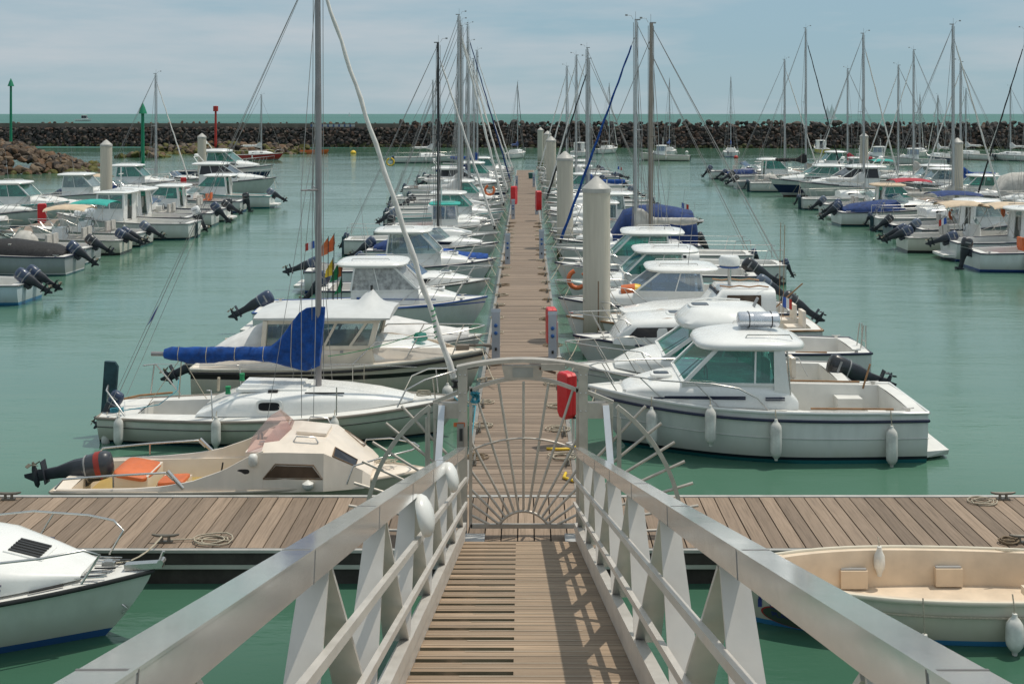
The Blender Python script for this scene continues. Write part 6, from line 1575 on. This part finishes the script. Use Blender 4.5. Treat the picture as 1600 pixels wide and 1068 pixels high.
# ------------------------------------------------------------------ assemble
build_setting(); build_breakwater()
heap('rock_groyne', 'heap of brown boulders running in from the left edge', [(-72, 118), (-46, 142)], lambda x, y: min(3.3, .26*(-.397*y - x) + .3 + .35*math.sin(x*1.3+y)) - max(0, 124-y)*.5, 11, 1150, .40, .85, (5, 4, 4, 3, 2))
heap('rock_spit', 'low weedy spit of rocks beneath the left part of the breakwater', [(-62, 176), (-36, 196)], lambda x, y: (1.9 - .055*abs(x+50)) - abs(y-186)*.25 if x > -62 else -1, 12, 420, .5, 1.0, (4, 3, 2, 2, 2, 5), 'rock spit')
heap('rock_islet', 'tiny islet of dark rocks at the left tip of the spit', [(-60.5, 165), (-53.5, 170)], lambda x, y: .9 - abs(x+57)*.22, 13, 26, .5, .9, (2, 2, 2, 1, 4, 4), 'rocks')
pontoon_main(); pontoon_cross(); gangway(); gate()
for (cx, y0, y1, lab) in ((-26.0, 30, 104, 'narrow timber pontoon running away on the left'), (28.3, 30, 122, 'timber pontoon running away on the right')):
    root = empty('pontoon', (cx, (y0+y1)/2, 0), 0, lab, 'pontoon'); ym = (y1-y0)/2
    wm = wood_mat('side_pontoon_boards', (.30, .23, .18), 1, .3, 0, .3); boards('deck_boards', root, wm, -.9, .9, -ym, ym, .50, .3, .015, 1, 6)
    b = MB(); b.box((0, 0, .37), (1.9, 2*ym, .16)); b.build('edge_beam', TRIMG, root, 0)
    b = MB(); y = -ym+1
    while y < ym: b.box((0, y, .05), (1.5, 1.6, .44)); y += 3.2
    b.build('floats', FLOAT, root, 0)
# piles
pile(1.90, 30.2, 'nearest pile, tall beige with a thin rust streak down its front', rust=True)
pile(1.76, 50.6, 'second pile along the right of the central pontoon, rust under its cap')
pile(1.90, 85, 'third pile along the right of the central pontoon')
pile(2.15, 112, 'fourth pile from the front along the central pontoon')
pile(1.80, 140, 'farthest pile off the end of the central pontoon')
pile(gx(166, 73), 73, 'left pile, standing behind the left pontoon boats, nearer of two')
pile(gx(315.5, 98), 98, 'left pile farther off, in front of the white cruiser')
pile(gx(1496, 79), 79, 'right pile, nearer of the two in the right rows')
pile(gx(1350, 101), 101, 'right pile farther off, near the breakwater')
# service pedestals and lifebuoy cabinets
for px, py, s, lab in ((763, 560, -1, 'nearest grey pedestal on the left edge of the central pontoon'), (877, 565, 1, 'nearest pedestal on the right edge, beside the thick pile'), (783, 412, -1, 'second pedestal on the left edge of the pontoon'), (852, 405, 1, 'second pedestal on the right edge of the pontoon'),
                       (795, 342, -1, 'third pedestal on the left edge of the pontoon'), (842, 335, 1, 'third pedestal on the right edge of the pontoon'), (801, 297, -1, 'fourth pedestal on the left edge of the pontoon'), (836, 292, 1, 'fourth pedestal on the right edge of the pontoon')):
    Y = 6.0*FPX/(py-178); pedestal((-.72 if s < 0 else .66)-.02, Y, lab, 1.15 if py > 400 else 1.05)
lifebox(.74, 20.3, 'bright red lifebuoy cabinet seen through the gate, right edge of pontoon', 1.0, R(-58), .84)
lifebox(.62, 27.6, 'red lifebuoy cabinet seen edge on beside the nearest right pedestal', .85, R(-82), .9)
lifebox(-.72, 67, 'small red lifebuoy cabinet on the left edge of the central pontoon', 1.1, R(70), 1.1)
lifebox(.70, 63, 'distant red lifebuoy cabinet on the right edge of the pontoon', 1.1, R(-80), 1.1)
lifebox(-25.5, 59, 'red lifebuoy cabinet on the left pontoon, nearer one', .75, R(15), 1.05)
lifebox(-26.0, 85, 'red lifebuoy cabinet on the left pontoon, farther one', .65, R(15), 1.05)
b = MB(); b.lathe([(.25, 0), (.30, .5), (.31, .52), (.2, .55)], 14); o = b.build('litter_bin', mat('bin_green', (.02,.12,.12), .5), None, 40); o.location = (-.1+.6, 104, .5); tag(o, 'small dark teal bin on the far end of the central pontoon', 'bin')
# cleats, ropes
cleat((-5.05, 15.68, .505), 0, 'mooring cleat at the near edge of the crossing pontoon, rope made fast'); coil((-4.40, 15.72, .505), 'pale rope coiled by the near cleat on the left of the crossing pontoon', None, .16, 3, 3, (-5.0, 15.72, .53))
cleat((-8.05, 17.42, .505), 0, 'mooring cleat at the far edge of the crossing pontoon, extreme left')
cleat((7.42, 17.42, .505), 0, 'mooring cleat at the far edge of the crossing pontoon, right side'); coil((7.05, 17.30, .505), 'tangle of pale rope by the right hand cleat', None, .13, 5, 3)
cleat((6.95, 15.66, .505), 0, 'mooring cleat above the open dinghy at the near edge'); coil((6.75, 15.66, .505), 'rope lashed at the near edge above the open dinghy', mat('rope_brown', (.22,.16,.10), .9), .08, 8, 4)
coil((-8.35, 17.40, .505), 'rope lying by the cleat at the extreme left', mat('rope_brown', (.22,.16,.10), .9), .09, 9, 3)
for x, y, lab, m in ((.72, 20.0, 'yellow hose loop beside the red cabinet post', YEL), (.78, 18.4, 'yellow hose end on the pontoon just past the gate', YEL)):
    b = MB(); b.tube([(-.35, .02, .02), (-.15, -.05, .03), (.05, .0, .02), (.16, .12, .02)] if y > 19 else [(-.12, .25, .02), (-.16, .0, .03), (-.02, -.16, .03), (.16, -.1, .02)], .026, 8); o = b.build('hose', m, None, 60); o.location = (x, y, .505); tag(o, lab, 'hose')
b = MB(); b.tube([(.05*math.cos(i*.8)*(1+.3*math.sin(i*.37)), .045*math.sin(i*1.1), .07*math.sin(i*.53)) for i in range(60)], .012, 5); o = b.build('rope_bundle', ROPET, None, 60); o.location = (gx(743, 16.02), 15.93, gz(619, 15.97)); tag(o, 'turquoise rope knotted in a ball on the left gate hinge', 'rope')
# ropes made fast along both edges of the main pontoon
rr = random.Random(21); k = 0
for s in (-1, 1):
    Y = 19.2; i = 0
    while Y < 62:
        c = cleat((s*.80-.085, Y, .505), R(90), 'cleat number %s along the %s edge of the central pontoon' % (ORD[i], 'left' if s < 0 else 'right')) if i < 30 else None
        o = coil((s*.74-.085 + rr.uniform(-.05, .05), Y+.35, .505), '%s rope tangle along the %s edge of the central pontoon' % (ORD[i], 'left' if s < 0 else 'right'), rr.choice([ROPE, ROPE, MATS['rope_brown']]), rr.uniform(.09, .15), rr.randrange(50), 3)
        Y += rr.uniform(1.6, 2.4); i += 1
        if i >= 26: break
# fittings on boats along the centre
hero_right_pilot(); hero_r2(); hero_r3(); hero_r4(); hero_r5()
hero_sail(); hero_cream_small(); hero_l3(); hero_l4(); hero_front_left(); hero_dinghy()
ring_buoy((gx(902, 34.8), 34.8, gz(436, 34.8)), 'orange horseshoe lifebuoy on a bow rail behind the nearest pile')
ring_buoy((gx(765, 66), 66, gz(297, 66)), 'orange lifebuoy on the bow of a left hand boat', rx=80)
ring_buoy((gx(1395, 66), 66, gz(325, 66)), 'orange lifebuoy on a stern rail in the right row, first from the left', rx=85, arc=360)
ring_buoy((gx(1490, 60), 60, gz(335, 60)), 'orange lifebuoy at a right hand boat stern under the navy canopy', rx=85, rz=20)
ring_buoy((gx(1567, 52), 52, gz(328, 52)), 'orange lifebuoy hung by the beige canopy at the right edge', rx=85, rz=60)
ring_buoy((gx(610, 104), 104, gz(253, 104)), 'yellow lifebuoy on the stern of the pale green sailboat', YEL, .34, arc=330)
build_rows(); late()
# water marks and buoys
beacon(gx(17, 180), 180, gz(135, 180), GRN, 'cone', 'tall green channel post with cone top at the far left')
beacon(gx(223, 128), 128, gz(178, 128), GRN, 'cone', 'green channel post with cone top between the left piles')
beacon(gx(337, 185), 185, gz(174, 185), REDP, 'can', 'red channel post with square top by the breakwater')
def float_buoy(px, py, r, m, lab):
    Y = 6.4*FPX/(py-178); b = MB(); b.lathe([(.05*r, -r*.6), (r*.8, -r*.4), (r, 0), (r*.8, r*.5), (r*.3, r*.85), (0, r*.9)], 12); o = b.build('mooring_buoy', m, None, 60); o.location = (gx(px, Y), Y, .1); tag(o, lab, 'buoy')
float_buoy(552, 239, .5, YEL, 'round yellow buoy afloat left of the tall mast')
float_buoy(1292, 236, .4, FEND, 'white mooring buoy afloat before the right part of the breakwater'); float_buoy(1150, 246, .35, REDP, 'small red buoy beside the lone moored sailboat'); float_buoy(1073, 238, .3, FEND, 'tiny white buoy near the blue masted boat')
float_buoy(1234, 252, .35, FEND, 'white buoy left of the black sail cover')
H = Hull(4.6, 1.7, .7, .55, rake=.4); root = empty('tender'); H.build(hull_mat('hull_orange', (.75,.15,.03), boot=(.6,.12,.03), anti=(.5,.1,.03)), root); deck(root, H, mat('orange_deck', (.7,.16,.04)), (-2, 1.8, .3)); place(root, gx(492, 183), 183, 0, 'small orange tender afloat behind the tall mast', 'tender')
# a few distant craft on the sea
for px, Y, s, lab in ((1293, 1400, 1.5, 'pair of white sails on the horizon, left one'), (1407-83+0, 2600, 1.2, 'tiny white sail on the horizon right of the pair'), (1300, 1450, 1.8, 'pair of white sails on the horizon, right one'), (546, 3000, 1.0, 'faint white sail on the horizon left of centre'), (1460, 2400, 1.1, 'faint white sail on the horizon, farthest right')):
    root = empty('distant_sailboat', (gx(px, Y), Y, 0), 0, lab, 'sailboat', 'sailing boats out at sea')
    b = MB(); b.add([(0, 0, 1), (-3.2*s, 0, 1.2), (.2*s, 0, 11.5*s)], [(0,1,2)]); b.add([(.4, 0, 1), (3*s, 0, 1), (.4*s, 0, 9.5*s)], [(0,1,2)]); b.build('sail', mat('far_sail', (.7,.7,.68), .8), root, 0)
    b = MB(); b.hexa([(-3*s, -1, 0), (3*s, -.6, 0), (3*s, .6, 0), (-3*s, 1, 0)], [(-3.2*s, -1.2, 1), (4*s, -.2, 1.2), (4*s, .2, 1.2), (-3.2*s, 1.2, 1)]); b.build('hull', WHT, root, 0)
Y = 1000; H = Hull(9, 3, 1.6, 1.2); root = empty('distant_motorboat'); H.build(WHITE, root); deck(root, H, DECK); house(root, -1, 2, 1.4, 1.6, 3.2, 1.1, 1.0, GLK); roof(root, ROOF, -1.4, 1.7, 1.2, 3.2)
root.scale = (1.6, 1.6, 1.6); place(root, gx(131, Y), Y, 0, 'small white motorboat crossing the sea beyond the left breakwater', 'motorboat')

# ------------------------------------------------------------------ camera, light, sky
cam = bpy.data.objects.new('Camera', bpy.data.cameras.new('Camera')); col.objects.link(cam); scn.camera = cam
cam.location = (0, 0, EYE); cam.rotation_euler = (R(90), 0, 0)
cam.data.sensor_width = 36; cam.data.lens = 36*FPX/1600; cam.data.shift_x = -22/1600; cam.data.shift_y = -(534-178)/1600
cam.data.clip_start = .1; cam.data.clip_end = 80000
SV = Vector((.37, .16, 1.0)).normalized()
sun = bpy.data.objects.new('sun', bpy.data.lights.new('sun', 'SUN')); col.objects.link(sun)
sun.data.energy = 2.85; sun.data.angle = R(.6); sun.data.color = (1, .935, .82)
sun.rotation_euler = (-SV).to_track_quat('-Z', 'Y').to_euler(); sun.location = (20, 10, 60)
w = bpy.data.worlds.new('World'); scn.world = w; w.use_nodes = True; nt = w.node_tree
for n in list(nt.nodes): nt.nodes.remove(n)
out = N(nt, 'ShaderNodeOutputWorld'); bg = N(nt, 'ShaderNodeBackground'); sky = N(nt, 'ShaderNodeTexSky', sky_type='NISHITA')
sky.sun_disc = False; sky.sun_elevation = math.asin(SV.z); sky.sun_rotation = math.atan2(SV.x, SV.y); sky.air_density = 1.0; sky.dust_density = 1.2
tc = N(nt, 'ShaderNodeTexCoord'); sx = N(nt, 'ShaderNodeSeparateXYZ'); L(nt, tc.outputs['Generated'], sx.inputs[0])
mp = N(nt, 'ShaderNodeMapping'); mp.inputs['Scale'].default_value = (1.0, 1.0, 6.5); mp.inputs['Location'].default_value = (.35, 0, .3); mp.inputs['Rotation'].default_value = (0, R(2.5), 0); L(nt, tc.outputs['Generated'], mp.inputs[0])
n1 = noise(nt, mp.outputs[0], 2.3, 9, .56)
cl = ramp(nt, n1, [(.44, (0, 0, 0)), (.58, (.6, .6, .6)), (.68, (1, 1, 1))])
el = N(nt, 'ShaderNodeMapRange'); L(nt, sx.outputs['Z'], el.inputs[0]); el.inputs[1].default_value = 0; el.inputs[2].default_value = .6; el.inputs[3].default_value = 0; el.inputs[4].default_value = 1
hz = ramp(nt, el.outputs[0], [(0, (4.1, 5.7, 6.4, 1)), (.10, (3.5, 5.3, 6.3, 1)), (.22, (3.6, 5.4, 6.5, 1)), (.5, (5.2, 6.4, 7.1, 1)), (1, (6.0, 7.0, 7.6, 1))])
SKYMIX = mixc(nt, .86, sky.outputs[0], hz)
final = mixc(nt, math_(nt, 'MULTIPLY', cl, .75), SKYMIX, (6.5, 6.75, 7.05, 1))
L(nt, final, bg.inputs[0]); bg.inputs[1].default_value = .088; L(nt, bg.outputs[0], out.inputs[0])
scn.view_settings.view_transform = 'Standard'; scn.view_settings.look = 'None'; scn.view_settings.exposure = 0
scn.render.engine = 'CYCLES'; scn.cycles.max_bounces = 6; scn.cycles.transparent_max_bounces = 12; scn.cycles.caustics_reflective = False; scn.cycles.caustics_refractive = False
